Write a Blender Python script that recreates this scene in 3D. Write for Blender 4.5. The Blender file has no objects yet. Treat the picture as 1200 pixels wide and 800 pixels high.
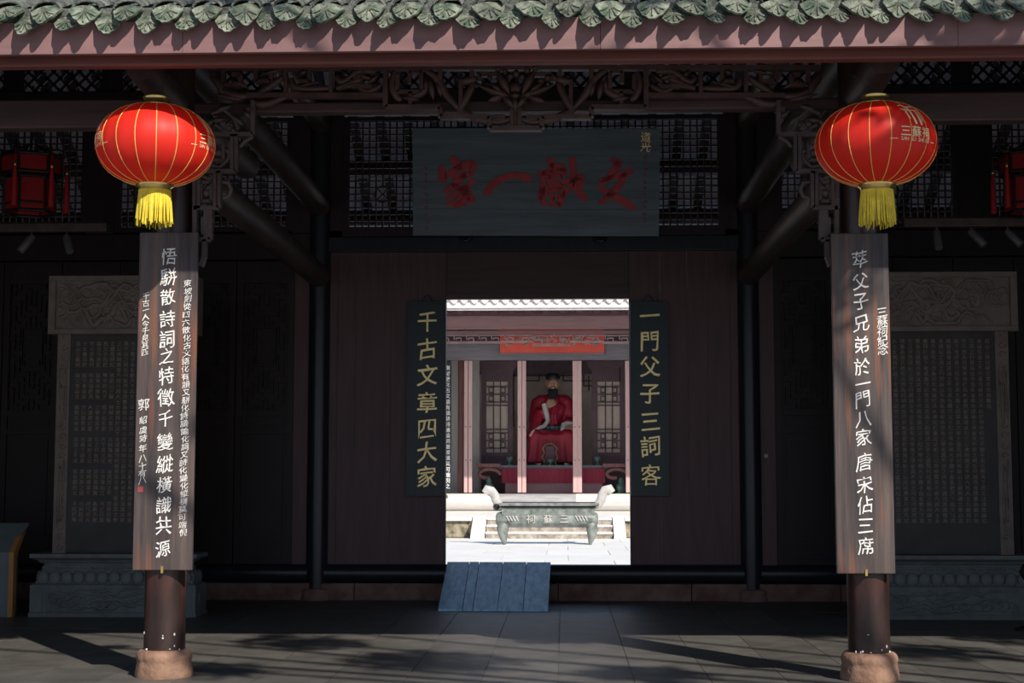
import bpy, bmesh, math, random
from mathutils import Vector, Matrix
random.seed(7)
SC = bpy.context.scene
COL = SC.collection
PI = math.pi

# ------------------------------------------------------------------ camera
CAM = Vector((0.374, 0.0, 1.481))
F = 1775.0                       # focal length in pixels of the 1200x800 frame
YAW, PITCH = math.atan(61 / 1775), math.atan(157 / 1775)
cd = bpy.data.cameras.new('camera'); cam = bpy.data.objects.new('camera', cd); COL.objects.link(cam)
cd.lens = 53.25; cd.sensor_width = 36.0
cd.clip_end = 400
cam.location = CAM
cam.rotation_euler = (PI / 2 + PITCH, 0, YAW)
SC.camera = cam
RC = cam.rotation_euler.to_matrix()

def at(px, py, Y):
    """world point on the vertical plane at depth Y seen at a pixel"""
    d = RC @ Vector(((px - 600) / F, (400 - py) / F, -1))
    return CAM + d * (Y / d.y)

def zat(py, Y, px=642):
    return at(px, py, Y).z

def xat(px, Y, py=557):
    return at(px, py, Y).x

# ------------------------------------------------------------------ light
w = bpy.data.worlds.new('sky'); SC.world = w; w.use_nodes = True
nt = w.node_tree; nt.nodes.clear()
wo = nt.nodes.new('ShaderNodeOutputWorld'); bg = nt.nodes.new('ShaderNodeBackground')
tc = nt.nodes.new('ShaderNodeTexCoord'); sp = nt.nodes.new('ShaderNodeSeparateXYZ'); cr = nt.nodes.new('ShaderNodeValToRGB')
cr.color_ramp.elements[0].position = 0.0; cr.color_ramp.elements[0].color = (0.62, 0.70, 0.80, 1)
cr.color_ramp.elements[1].position = 0.8; cr.color_ramp.elements[1].color = (0.22, 0.38, 0.72, 1)
nt.links.new(tc.outputs['Generated'], sp.inputs[0]); nt.links.new(sp.outputs['Z'], cr.inputs[0])
nt.links.new(cr.outputs[0], bg.inputs['Color']); nt.links.new(bg.outputs[0], wo.inputs['Surface'])
bg.inputs['Strength'].default_value = 0.74
sl = bpy.data.lights.new('sun', 'SUN'); sun = bpy.data.objects.new('sun', sl); COL.objects.link(sun)
SUND = Vector((-0.69, 1.07, -1.0)).normalized()
sun.rotation_euler = SUND.to_track_quat('-Z', 'Y').to_euler()
sun.location = (8, -8, 12)
sl.energy = 5.2; sl.angle = math.radians(0.6); sl.color = (1.0, 0.93, 0.84)
SC.view_settings.view_transform = 'Standard'; SC.view_settings.look = 'None'
SC.view_settings.exposure = 0.0; SC.view_settings.gamma = 1.0; SC.view_settings.use_curve_mapping = False

# ------------------------------------------------------------------ materials
MATS = {}
def mat(name, col, rough=0.6, var=0.25, scale=4.0, stretch=(1, 1, 1), bump=0.1, metal=0.0, col2=None, spec=0.5,
        rnd=0.0, emit=None, detail=5, contrast=(0.35, 0.65), transl=0.0):
    m = bpy.data.materials.new(name); m.use_nodes = True
    n = m.node_tree; b = n.nodes['Principled BSDF']; L = n.links
    b.inputs['Roughness'].default_value = rough; b.inputs['Metallic'].default_value = metal
    b.inputs['Specular IOR Level'].default_value = spec
    t = n.nodes.new('ShaderNodeTexCoord'); mp = n.nodes.new('ShaderNodeMapping')
    mp.inputs['Scale'].default_value = stretch
    L.new(t.outputs['Object'], mp.inputs[0])
    no = n.nodes.new('ShaderNodeTexNoise'); no.inputs['Scale'].default_value = scale; no.inputs['Detail'].default_value = detail
    no.inputs['Roughness'].default_value = 0.6
    if rnd:
        oi = n.nodes.new('ShaderNodeObjectInfo'); ml = n.nodes.new('ShaderNodeVectorMath'); ml.operation = 'SCALE'
        cx = n.nodes.new('ShaderNodeCombineXYZ')
        for i in range(3): L.new(oi.outputs['Random'], cx.inputs[i])
        ml.inputs['Scale'].default_value = 37.0; L.new(cx.outputs[0], ml.inputs[0])
        L.new(ml.outputs[0], mp.inputs['Location'])
    L.new(mp.outputs[0], no.inputs['Vector'])
    rp = n.nodes.new('ShaderNodeValToRGB')
    c = Vector(col)
    c2 = Vector(col2) if col2 else c * (1 + var)
    c1 = c * (1 - var) if not col2 else c
    rp.color_ramp.elements[0].position = contrast[0]; rp.color_ramp.elements[0].color = (*c1, 1)
    rp.color_ramp.elements[1].position = contrast[1]; rp.color_ramp.elements[1].color = (*c2, 1)
    L.new(no.outputs['Fac'], rp.inputs[0])
    out = rp.outputs[0]
    if rnd:
        hs = n.nodes.new('ShaderNodeHueSaturation'); mr = n.nodes.new('ShaderNodeMapRange')
        mr.inputs['To Min'].default_value = 1 - rnd; mr.inputs['To Max'].default_value = 1 + rnd
        L.new(oi.outputs['Random'], mr.inputs['Value']); L.new(mr.outputs[0], hs.inputs['Value'])
        L.new(out, hs.inputs['Color']); out = hs.outputs[0]
    L.new(out, b.inputs['Base Color'])
    if bump:
        bp = n.nodes.new('ShaderNodeBump'); bp.inputs['Strength'].default_value = bump; bp.inputs['Distance'].default_value = 0.02
        n2 = n.nodes.new('ShaderNodeTexNoise'); n2.inputs['Scale'].default_value = scale * 3; n2.inputs['Detail'].default_value = 4
        L.new(mp.outputs[0], n2.inputs['Vector'])
        L.new(n2.outputs['Fac'], bp.inputs['Height']); L.new(bp.outputs[0], b.inputs['Normal'])
    if transl:
        tr = n.nodes.new('ShaderNodeBsdfTranslucent'); mx = n.nodes.new('ShaderNodeMixShader')
        mx.inputs[0].default_value = transl
        L.new(out, tr.inputs['Color']); L.new(b.outputs[0], mx.inputs[1]); L.new(tr.outputs[0], mx.inputs[2])
        L.new(mx.outputs[0], n.nodes['Material Output'].inputs['Surface'])
    if emit:
        b.inputs['Emission Color'].default_value = (*emit[0], 1); b.inputs['Emission Strength'].default_value = emit[1]
    MATS[name] = m
    return m

WOODV = (6, 6, 0.5)
WOODH = (0.5, 6, 6)
M = dict(
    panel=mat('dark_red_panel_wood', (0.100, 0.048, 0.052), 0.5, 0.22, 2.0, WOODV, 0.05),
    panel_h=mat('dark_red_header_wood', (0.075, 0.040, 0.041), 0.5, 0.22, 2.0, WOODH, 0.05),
    door=mat('shade_darkened_door_wood', (0.020, 0.010, 0.011), 0.55, 0.25, 2.0, WOODV, 0.05),  # darker than the panel wood: side-bay gloom is put into the colour
    black=mat('black_lacquer_column', (0.018, 0.022, 0.028), 0.32, 0.2, 2.0, WOODV, 0.05),
    outer=mat('brown_black_lacquer', (0.030, 0.017, 0.015), 0.32, 0.5, 1.6, (3, 3, 0.7), 0.08),
    beam=mat('dark_beam_wood', (0.062, 0.040, 0.036), 0.5, 0.35, 2.0, (4, 1, 4), 0.1),
    beamx=mat('dark_cross_beam_wood', (0.070, 0.036, 0.036), 0.55, 0.25, 2.0, WOODH, 0.06),
    frieze=mat('carved_frieze_wood', (0.085, 0.046, 0.042), 0.5, 0.25, 6.0, (1, 1, 1), 0.1),
    bracket=mat('carved_bracket_wood', (0.085, 0.062, 0.062), 0.55, 0.25, 6.0, (1, 1, 1), 0.1),
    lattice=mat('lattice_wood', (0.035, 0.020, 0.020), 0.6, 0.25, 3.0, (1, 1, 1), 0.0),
    fascia=mat('faded_plum_fascia_paint', (0.22, 0.115, 0.113), 0.6, 0.2, 1.6, (0.6, 4, 4), 0.06),
    redboard=mat('red_brown_eave_board', (0.17, 0.052, 0.042), 0.55, 0.2, 2.0, WOODH, 0.05),
    ceil=mat('ceiling_boards', (0.035, 0.02, 0.018), 0.7, 0.2, 2.0, (4, 1, 4), 0.05),
    pale=mat('whitewashed_soffit', (0.90, 0.88, 0.92), 0.8, 0.05, 3.0, (1, 1, 1), 0.0),
    tile=mat('mossy_green_glazed_tile', (0.05, 0.08, 0.05), 0.75, 0.2, 9.0, (1, 1, 1), 1.0, col2=(0.28, 0.295, 0.22), rnd=0.3, contrast=(0.38, 0.66)),
    tilerow=mat('dark_roof_tile', (0.03, 0.035, 0.03), 0.8, 0.3, 14.0, (1, 1, 1), 0.6, col2=(0.17, 0.18, 0.15), rnd=0.2),
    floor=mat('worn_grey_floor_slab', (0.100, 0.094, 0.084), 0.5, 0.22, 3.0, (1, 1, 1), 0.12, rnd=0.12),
    joint=mat('floor_joint_mortar', (0.20, 0.19, 0.17), 0.9, 0.1, 3.0, (1, 1, 1), 0.0),
    redstone=mat('red_sandstone', (0.17, 0.075, 0.06), 0.85, 0.2, 4.0, (1, 1, 1), 0.5, col2=(0.27, 0.17, 0.14)),
    rawstone=mat('tan_sandstone_base', (0.20, 0.105, 0.07), 0.85, 0.2, 5.0, (1, 1, 1), 0.8, col2=(0.37, 0.22, 0.145)),
    greystone=mat('grey_green_carved_stone', (0.145, 0.165, 0.16), 0.75, 0.18, 5.0, (1, 1, 1), 0.3),
    capstone=mat('brown_grey_carved_stone', (0.20, 0.165, 0.145), 0.8, 0.15, 5.0, (1, 1, 1), 0.3),
    slate=mat('black_stele_slate', (0.035, 0.032, 0.032), 0.55, 0.3, 3.0, (1, 1, 1), 0.15),
    steletext=mat('worn_gold_incised_text', (0.27, 0.215, 0.17), 0.8, 0.25, 20.0, (1, 1, 1), 0.0),
    boardwood=mat('charred_board_wood', (0.028, 0.025, 0.028), 0.42, 0.3, 1.7, (6, 6, 0.40), 0.25, col2=(0.135, 0.098, 0.085), contrast=(0.33, 0.68)),
    white=mat('white_calligraphy_paint', (0.85, 0.84, 0.80), 0.6, 0.05, 8.0, (1, 1, 1), 0.0),
    seal=mat('faded_red_seal', (0.42, 0.08, 0.08), 0.6, 0.1, 8.0, (1, 1, 1), 0.0),
    teal=mat('dark_teal_lacquer', (0.014, 0.026, 0.032), 0.35, 0.2, 2.0, WOODV, 0.05),
    gold=mat('gold_leaf_character', (0.98, 0.76, 0.36), 0.36, 0.1, 12.0, (1, 1, 1), 0.1, metal=0.8),
    plaque=mat('weathered_slate_blue_board', (0.15, 0.20, 0.245), 0.55, 0.30, 1.4, (0.5, 4, 5), 0.3, contrast=(0.3, 0.7)),
    plaquered=mat('worn_red_character', (0.55, 0.07, 0.085), 0.6, 0.15, 5.0, (1, 1, 1), 0.15),
    plaquedim=mat('faded_red_inscription', (0.26, 0.09, 0.10), 0.6, 0.15, 5.0, (1, 1, 1), 0.0),
    brass=mat('polished_brass', (0.85, 0.62, 0.22), 0.25, 0.1, 6.0, (1, 1, 1), 0.0, metal=0.9),
    lred=mat('red_lantern_silk', (1.0, 0.035, 0.018), 0.5, 0.04, 3.0, (1, 1, 1), 0.08, transl=0.35),
    lgold=mat('gold_lantern_thread', (0.88, 0.60, 0.14), 0.4, 0.1, 6.0, (1, 1, 1), 0.0),
    lprint=mat('pale_gold_print', (0.92, 0.78, 0.42), 0.5, 0.1, 6.0, (1, 1, 1), 0.0),
    tassel=mat('yellow_silk_tassel', (0.85, 0.66, 0.05), 0.5, 0.15, 20.0, (1, 1, 1), 0.0),
    wire=mat('dark_wire', (0.05, 0.05, 0.05), 0.5, 0.1, 3.0, (1, 1, 1), 0.0),
    hexred=mat('deep_red_silk_panel', (0.42, 0.010, 0.018), 0.6, 0.1, 3.0, (1, 1, 1), 0.0, transl=0.3),
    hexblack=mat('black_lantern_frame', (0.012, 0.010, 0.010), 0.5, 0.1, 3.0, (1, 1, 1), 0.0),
    rtassel=mat('red_silk_tassel', (0.45, 0.015, 0.02), 0.6, 0.1, 3.0, (1, 1, 1), 0.0),
    spot=mat('grey_spotlight_metal', (0.16, 0.16, 0.17), 0.5, 0.1, 3.0, (1, 1, 1), 0.0, metal=0.4),
    ramp=mat('skylight_tinted_ramp_wood', (0.44, 0.72, 0.98), 0.38, 0.28, 2.0, (9, 0.35, 9), 0.25, rnd=0.1),  # blue skylight from the courtyard is put into the plank colour
    orange=mat('orange_varnished_edge', (0.42, 0.20, 0.05), 0.5, 0.15, 3.0, (1, 1, 1), 0.0),
    standgrey=mat('blue_grey_stand_panel', (0.13, 0.17, 0.18), 0.5, 0.15, 3.0, (1, 1, 1), 0.0),
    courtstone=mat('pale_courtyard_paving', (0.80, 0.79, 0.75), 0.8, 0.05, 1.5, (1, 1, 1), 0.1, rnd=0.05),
    courtjoint=mat('tan_paving_joint', (0.45, 0.38, 0.30), 0.9, 0.1, 1.5, (1, 1, 1), 0.0),
    stepstone=mat('weathered_step_stone', (0.20, 0.15, 0.11), 0.9, 0.2, 5.0, (1, 1, 1), 0.5, col2=(0.50, 0.45, 0.38)),
    moss=mat('mossy_low_wall_stone', (0.12, 0.12, 0.06), 0.9, 0.2, 6.0, (1, 1, 1), 0.6, col2=(0.44, 0.38, 0.30)),
    palelog=mat('pale_painted_threshold_log', (0.64, 0.61, 0.59), 0.55, 0.1, 2.0, WOODH, 0.05),
    greylog=mat('worn_grey_threshold_centre', (0.35, 0.35, 0.36), 0.5, 0.2, 3.0, WOODH, 0.1),
    bronze=mat('grey_green_bronze', (0.20, 0.225, 0.205), 0.45, 0.4, 6.0, (1, 1, 1), 0.3),
    palemetal=mat('pale_bronze', (0.50, 0.49, 0.46), 0.6, 0.15, 6.0, (1, 1, 1), 0.2),  # paler than the burner body; handles, raised characters, door knob
    pinkpost=mat('faded_pink_paint_post', (0.60, 0.40, 0.39), 0.55, 0.08, 3.0, WOODV, 0.0),
    maroon=mat('maroon_hall_column', (0.17, 0.07, 0.07), 0.5, 0.2, 3.0, WOODV, 0.0),
    hallbeam=mat('plum_hall_beam', (0.25, 0.145, 0.155), 0.6, 0.12, 3.0, WOODH, 0.0),
    hallgrey=mat('grey_hall_lintel', (0.17, 0.16, 0.18), 0.6, 0.15, 3.0, WOODH, 0.0),
    halldark=mat('dark_plum_hall_wood', (0.085, 0.05, 0.065), 0.6, 0.15, 3.0, (1, 1, 1), 0.0),
    hallfret=mat('pale_plum_fretwork', (0.36, 0.25, 0.25), 0.6, 0.15, 3.0, (1, 1, 1), 0.0),
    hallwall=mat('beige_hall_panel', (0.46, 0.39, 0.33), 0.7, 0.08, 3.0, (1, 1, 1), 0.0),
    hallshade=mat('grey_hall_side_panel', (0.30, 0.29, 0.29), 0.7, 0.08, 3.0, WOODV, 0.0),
    hallred=mat('vermilion_plaque', (0.72, 0.10, 0.065), 0.5, 0.08, 3.0, (1, 1, 1), 0.0),
    halltile=mat('sunlit_pale_tile', (0.80, 0.77, 0.74), 0.7, 0.1, 6.0, (1, 1, 1), 0.1, rnd=0.1),
    robe=mat('crimson_lacquer_robe', (0.33, 0.012, 0.035), 0.35, 0.2, 2.0, (3, 3, 0.6), 0.1),
    skin=mat('painted_tan_skin', (0.48, 0.29, 0.19), 0.45, 0.08, 4.0, (1, 1, 1), 0.0),
    hair=mat('black_beard_paint', (0.02, 0.02, 0.03), 0.5, 0.1, 4.0, (1, 1, 1), 0.0),
    cuff=mat('white_cuff_paint', (0.62, 0.60, 0.60), 0.5, 0.08, 4.0, (1, 1, 1), 0.0),
    turq=mat('turquoise_belt', (0.05, 0.38, 0.34), 0.4, 0.1, 4.0, (1, 1, 1), 0.0),
    skirt=mat('dark_crimson_cloth', (0.22, 0.01, 0.035), 0.7, 0.15, 4.0, (6, 1, 1), 0.0),
    chimera=mat('bronze_gold_carving', (0.16, 0.12, 0.07), 0.45, 0.2, 6.0, (1, 1, 1), 0.1, metal=0.3),
    greenish=mat('green_patina', (0.06, 0.13, 0.11), 0.5, 0.2, 6.0, (1, 1, 1), 0.0),
    leaf=mat('tree_leaf', (0.05, 0.10, 0.03), 0.5, 0.3, 4.0, (1, 1, 1), 0.0, rnd=0.2),
    bark=mat('tree_bark', (0.07, 0.05, 0.04), 0.9, 0.3, 5.0, (1, 1, 1), 0.3),
    yard=mat('yard_paving', (0.22, 0.21, 0.19), 0.8, 0.2, 2.0, (1, 1, 1), 0.1),
    plaster=mat('grey_plaster', (0.10, 0.09, 0.085), 0.85, 0.1, 2.0, (1, 1, 1), 0.0),
    chip=mat('white_paint_chip', (0.7, 0.7, 0.68), 0.8, 0.05, 4.0, (1, 1, 1), 0.0),
)

def streak(m, col, scale, stretch, lo, hi):
    """bare reddish wood showing through along the grain"""
    n = m.node_tree; L = n.links; b = n.nodes['Principled BSDF']; src = b.inputs['Base Color'].links[0].from_socket
    t = n.nodes.new('ShaderNodeTexCoord'); mp = n.nodes.new('ShaderNodeMapping'); mp.inputs['Scale'].default_value = stretch; mp.inputs['Location'].default_value = (3.1, 0, 1.7)
    no = n.nodes.new('ShaderNodeTexNoise'); no.inputs['Scale'].default_value = scale; no.inputs['Detail'].default_value = 6
    rp = n.nodes.new('ShaderNodeValToRGB'); rp.color_ramp.elements[0].position = lo; rp.color_ramp.elements[1].position = hi
    mx = n.nodes.new('ShaderNodeMix'); mx.data_type = 'RGBA'
    L.new(t.outputs['Object'], mp.inputs[0]); L.new(mp.outputs[0], no.inputs['Vector']); L.new(no.outputs['Fac'], rp.inputs[0])
    L.new(rp.outputs[0], mx.inputs[0]); L.new(src, mx.inputs[6]); mx.inputs[7].default_value = (*col, 1)
    L.new(mx.outputs[2], b.inputs['Base Color'])
streak(M['boardwood'], (0.22, 0.085, 0.045), 2.2, (6, 6, 0.45), 0.56, 0.72)
streak(M['outer'], (0.085, 0.03, 0.022), 1.5, (4, 4, 0.8), 0.5, 0.7)
streak(M['tile'], (0.06, 0.055, 0.04), 16.0, (1, 1, 1), 0.55, 0.66)

# ------------------------------------------------------------------ geometry helpers
WL = {}                                   # world position of every parent's origin
class MB:
    def __init__(s): s.v = []; s.f = []; s.sm = []
    def add(s, vs, fs, smooth=False):
        o = len(s.v); s.v += [Vector(v) for v in vs]; s.f += [tuple(i + o for i in f) for f in fs]; s.sm += [smooth] * len(fs)
        return s
    def box(s, x0, x1, y0, y1, z0, z1):
        return s.add([(x0, y0, z0), (x1, y0, z0), (x1, y1, z0), (x0, y1, z0), (x0, y0, z1), (x1, y0, z1), (x1, y1, z1), (x0, y1, z1)],
                     [(0, 3, 2, 1), (4, 5, 6, 7), (0, 1, 5, 4), (1, 2, 6, 5), (2, 3, 7, 6), (3, 0, 4, 7)])
    def obox(s, c, ax, ay, az):
        """box at centre c with half-axis vectors"""
        c, ax, ay, az = map(Vector, (c, ax, ay, az)); vs = []
        for k in (-1, 1):
            for i, j in ((-1, -1), (1, -1), (1, 1), (-1, 1)): vs.append(c + ax * i + ay * j + az * k)
        return s.add(vs, [(0, 3, 2, 1), (4, 5, 6, 7), (0, 1, 5, 4), (1, 2, 6, 5), (2, 3, 7, 6), (3, 0, 4, 7)])
    def bar(s, p, q, wd, dp, nrm=(0, -1, 0)):
        """flat bar from p to q: wd wide in the plane, dp deep along nrm"""
        p, q, nrm = Vector(p), Vector(q), Vector(nrm).normalized(); a = q - p
        if a.length < 1e-6: return s
        u = a.normalized(); side = u.cross(nrm).normalized()
        return s.obox((p + q) / 2, u * (a.length / 2), side * wd / 2, nrm * dp / 2)
    def ring(s, c, u, v, r, n, ru=1, rv=1):
        return [Vector(c) + u * (math.cos(2 * PI * i / n) * r * ru) + v * (math.sin(2 * PI * i / n) * r * rv) for i in range(n)]
    def tube(s, pts, r, n=8, flat=1.0, nrm=None, caps=True):
        pts = [Vector(p) for p in pts]; N = len(pts)
        rs = r if isinstance(r, (list, tuple)) else [r] * N
        prev = None; vs = []; fs = []
        for i, p in enumerate(pts):
            t = (pts[min(i + 1, N - 1)] - pts[max(i - 1, 0)]).normalized()
            ref = Vector(nrm) if nrm else (prev if prev else (Vector((0, 0, 1)) if abs(t.z) < 0.9 else Vector((0, 1, 0))))
            u = t.cross(ref)
            if u.length < 1e-5: u = t.orthogonal()
            u.normalize(); v = u.cross(t).normalized()
            if not nrm: prev = v
            vs += s.ring(p, u, v, rs[i], n, 1, flat)
        for i in range(N - 1):
            for j in range(n):
                a = i * n + j; b = i * n + (j + 1) % n
                fs.append((a, b, b + n, a + n))
        s.add(vs, fs, True)
        if caps:
            s.add(vs[:n], [tuple(range(n))]); s.add(vs[-n:], [tuple(range(n))])
        return s
    def cyl(s, p, q, r0, r1=None, n=20):
        return s.tube([p, q], [r0, r0 if r1 is None else r1], n)
    def lathe(s, c, prof, n=28, sx=1, sy=1):
        """profile [(r, z)] around the vertical axis at c"""
        c = Vector(c); vs = []; fs = []
        for r, z in prof:
            vs += [c + Vector((math.cos(2 * PI * i / n) * r * sx, math.sin(2 * PI * i / n) * r * sy, z)) for i in range(n)]
        for k in range(len(prof) - 1):
            for i in range(n):
                a = k * n + i; b = k * n + (i + 1) % n; fs.append((a, b, b + n, a + n))
        s.add(vs, fs, True)
        if prof[0][0] > 1e-4: s.add(vs[:n], [tuple(reversed(range(n)))])
        if prof[-1][0] > 1e-4: s.add(vs[-n:], [tuple(range(n))])
        return s
    def ell(s, c, rx, ry, rz, n=12, m=8, rot=None):
        c = Vector(c); vs = []; fs = []
        for k in range(m + 1):
            ph = PI * k / m - PI / 2
            for i in range(n):
                a = 2 * PI * i / n
                p = Vector((math.cos(a) * math.cos(ph) * rx, math.sin(a) * math.cos(ph) * ry, math.sin(ph) * rz))
                if rot is not None: p = rot @ p
                vs.append(c + p)
        for k in range(m):
            for i in range(n):
                a = k * n + i; b = k * n + (i + 1) % n; fs.append((a, b, b + n, a + n))
        return s.add(vs, fs, True)
    def prism(s, poly, y0, y1):
        """polygon [(x, z)] extruded from y0 to y1"""
        n = len(poly); vs = [(x, y0, z) for x, z in poly] + [(x, y1, z) for x, z in poly]
        return s.add(vs, [tuple(range(n)), tuple(reversed(range(n, 2 * n)))] + [(i, i + n, (i + 1) % n + n, (i + 1) % n) for i in range(n)])
    def prismx(s, poly, x0, x1):
        """polygon [(y, z)] extruded from x0 to x1"""
        n = len(poly); vs = [(x0, y, z) for y, z in poly] + [(x1, y, z) for y, z in poly]
        return s.add(vs, [tuple(range(n)), tuple(reversed(range(n, 2 * n)))] + [(i, i + n, (i + 1) % n + n, (i + 1) % n) for i in range(n)])
    def loft(s, cx, cy, prof):
        """rectangular moulding: prof [(half_x, half_y, z)]"""
        vs = []; fs = []
        for hx, hy, z in prof: vs += [(cx - hx, cy - hy, z), (cx + hx, cy - hy, z), (cx + hx, cy + hy, z), (cx - hx, cy + hy, z)]
        for k in range(len(prof) - 1):
            for i in range(4):
                a = k * 4 + i; b = k * 4 + (i + 1) % 4; fs.append((a, b, b + 4, a + 4))
        fs.append((3, 2, 1, 0)); o = 4 * (len(prof) - 1); fs.append((o, o + 1, o + 2, o + 3))
        return s.add(vs, fs)
    def leaf(s, p, q, wd, dp=0.02, y=None, fat=0.5, curl=0.0):
        """pointed carved leaf from p to q in the XZ plane with a raised middle"""
        p, q = Vector(p), Vector(q); a = q - p; side = Vector((-a.z, 0, a.x)).normalized(); n = 7
        vs = []; fs = []
        for i in range(n):
            t = i / (n - 1); ww = math.sin(PI * t ** (0.8 if fat < 0.5 else 1.1)) * wd / 2
            c = p + a * t + side * (curl * math.sin(PI * t))
            vs += [c + side * ww, c - Vector((0, dp * (0.3 + math.sin(PI * t)), 0)), c - side * ww, c + Vector((0, dp * 0.6, 0))]
        for i in range(n - 1):
            for j in range(4):
                a0 = i * 4 + j; b0 = i * 4 + (j + 1) % 4; fs.append((a0, b0, b0 + 4, a0 + 4))
        return s.add(vs, fs, True)
    def mesh(s, name, m, off=Vector((0, 0, 0))):
        me = bpy.data.meshes.new(name)
        me.from_pydata([tuple(v - off) for v in s.v], [], s.f)
        me.polygons.foreach_set('use_smooth', s.sm)
        if m: me.materials.append(m)
        me.validate(); me.update()
        bm = bmesh.new(); bm.from_mesh(me); bmesh.ops.recalc_face_normals(bm, faces=bm.faces); bm.to_mesh(me); bm.free()
        return me
    def build(s, name, m, parent=None, origin=None, bevel=0, kind=None, label=None):
        pw = WL[parent.name] if parent else Vector((0, 0, 0))
        og = Vector(origin) if origin is not None else (pw if parent else Vector((0, 0, 0)))
        me = s.mesh(name, m, og)
        o = bpy.data.objects.new(name, me); COL.objects.link(o)
        if parent: o.parent = parent
        o.location = og - pw; WL[o.name] = og
        if bevel:
            b = o.modifiers.new('bevel', 'BEVEL'); b.width = bevel; b.segments = 2; b.limit_method = 'ANGLE'
        if kind: o['kind'] = kind
        if label: o['label'] = label
        return o

def inst(name, me, parent, loc, rot=(0, 0, 0), scale=(1, 1, 1)):
    o = bpy.data.objects.new(name, me); COL.objects.link(o)
    pw = WL[parent.name] if parent else Vector((0, 0, 0))
    if parent: o.parent = parent
    o.location = Vector(loc) - pw; o.rotation_euler = rot; o.scale = scale; WL[o.name] = Vector(loc)
    return o

def tag(o, label=None, cat=None, group=None, kind=None):
    if label: o['label'] = label
    if cat: o['category'] = cat
    if group: o['group'] = group
    if kind: o['kind'] = kind
    return o

def thing(name, loc, label=None, cat=None, group=None, kind=None):
    o = bpy.data.objects.new(name, None); COL.objects.link(o); o.location = loc; WL[o.name] = Vector(loc)
    o.empty_display_size = 0.1
    return tag(o, label, cat, group, kind)

# ---- glyphs from Blender's own bundled font
GC = {}
def glyph(ch, bold=0.0, res=2):
    k = (ch, bold, res)
    if k not in GC:
        c = bpy.data.curves.new('glyph', 'FONT'); c.body = ch; c.resolution_u = res; c.offset = bold; c.size = 1.0
        o = bpy.data.objects.new('glyph', c); COL.objects.link(o)
        me = bpy.data.meshes.new_from_object(o.evaluated_get(bpy.context.evaluated_depsgraph_get()))
        vs = [(v.co.x, v.co.y) for v in me.vertices]; fs = [tuple(p.vertices) for p in me.polygons]
        bpy.data.objects.remove(o); bpy.data.curves.remove(c); bpy.data.meshes.remove(me)
        GC[k] = (vs, fs)
    return GC[k]

def glyph_into(mb, ch, c, size, right=(1, 0, 0), up=(0, 0, 1), depth=0.0, bold=0.0, res=2, warp=0.0, slant=0.0, seed=0, box=True, wide=1.0):
    """adds one character centred at c; warp bends the strokes the way a hand does"""
    vs, fs = glyph(ch, bold, res)
    if not vs: return
    if box:
        x0, y0, sc = 0.47, 0.36, size / 0.92
    else:
        xs = [v[0] for v in vs]; ys = [v[1] for v in vs]; x0, y0 = (min(xs) + max(xs)) / 2, (min(ys) + max(ys)) / 2; sc = size
    right, up, c = Vector(right), Vector(up), Vector(c); nrm = right.cross(up).normalized()
    rr = random.Random(seed); p1, p2, p3 = rr.uniform(0, 6), rr.uniform(0, 6), rr.uniform(0, 6)
    P = []
    for x, y in vs:
        x -= x0; y -= y0
        y += slant * x
        dx = warp * (math.sin(5.5 * y + p1) * 0.6 + math.sin(11 * y + 4 * x + p2) * 0.35)
        dy = warp * (math.sin(5 * x + p3) * 0.6 + math.sin(12 * x + 3 * y + p1) * 0.35)
        P.append(c + right * ((x + dx) * sc * wide) + up * ((y + dy) * sc))
    if depth <= 0:
        mb.add(P, fs); return
    n = len(P); top = [p + nrm * depth for p in P]
    cnt = {}
    for f in fs:
        for i in range(len(f)):
            a, b = f[i], f[(i + 1) % len(f)]
            cnt[(a, b)] = cnt.get((a, b), 0) + 1
    sides = [(a, b, b + n, a + n) for (a, b) in cnt if (b, a) not in cnt]
    mb.add(P + top, [tuple(i + n for i in f) for f in fs] + sides)

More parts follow.
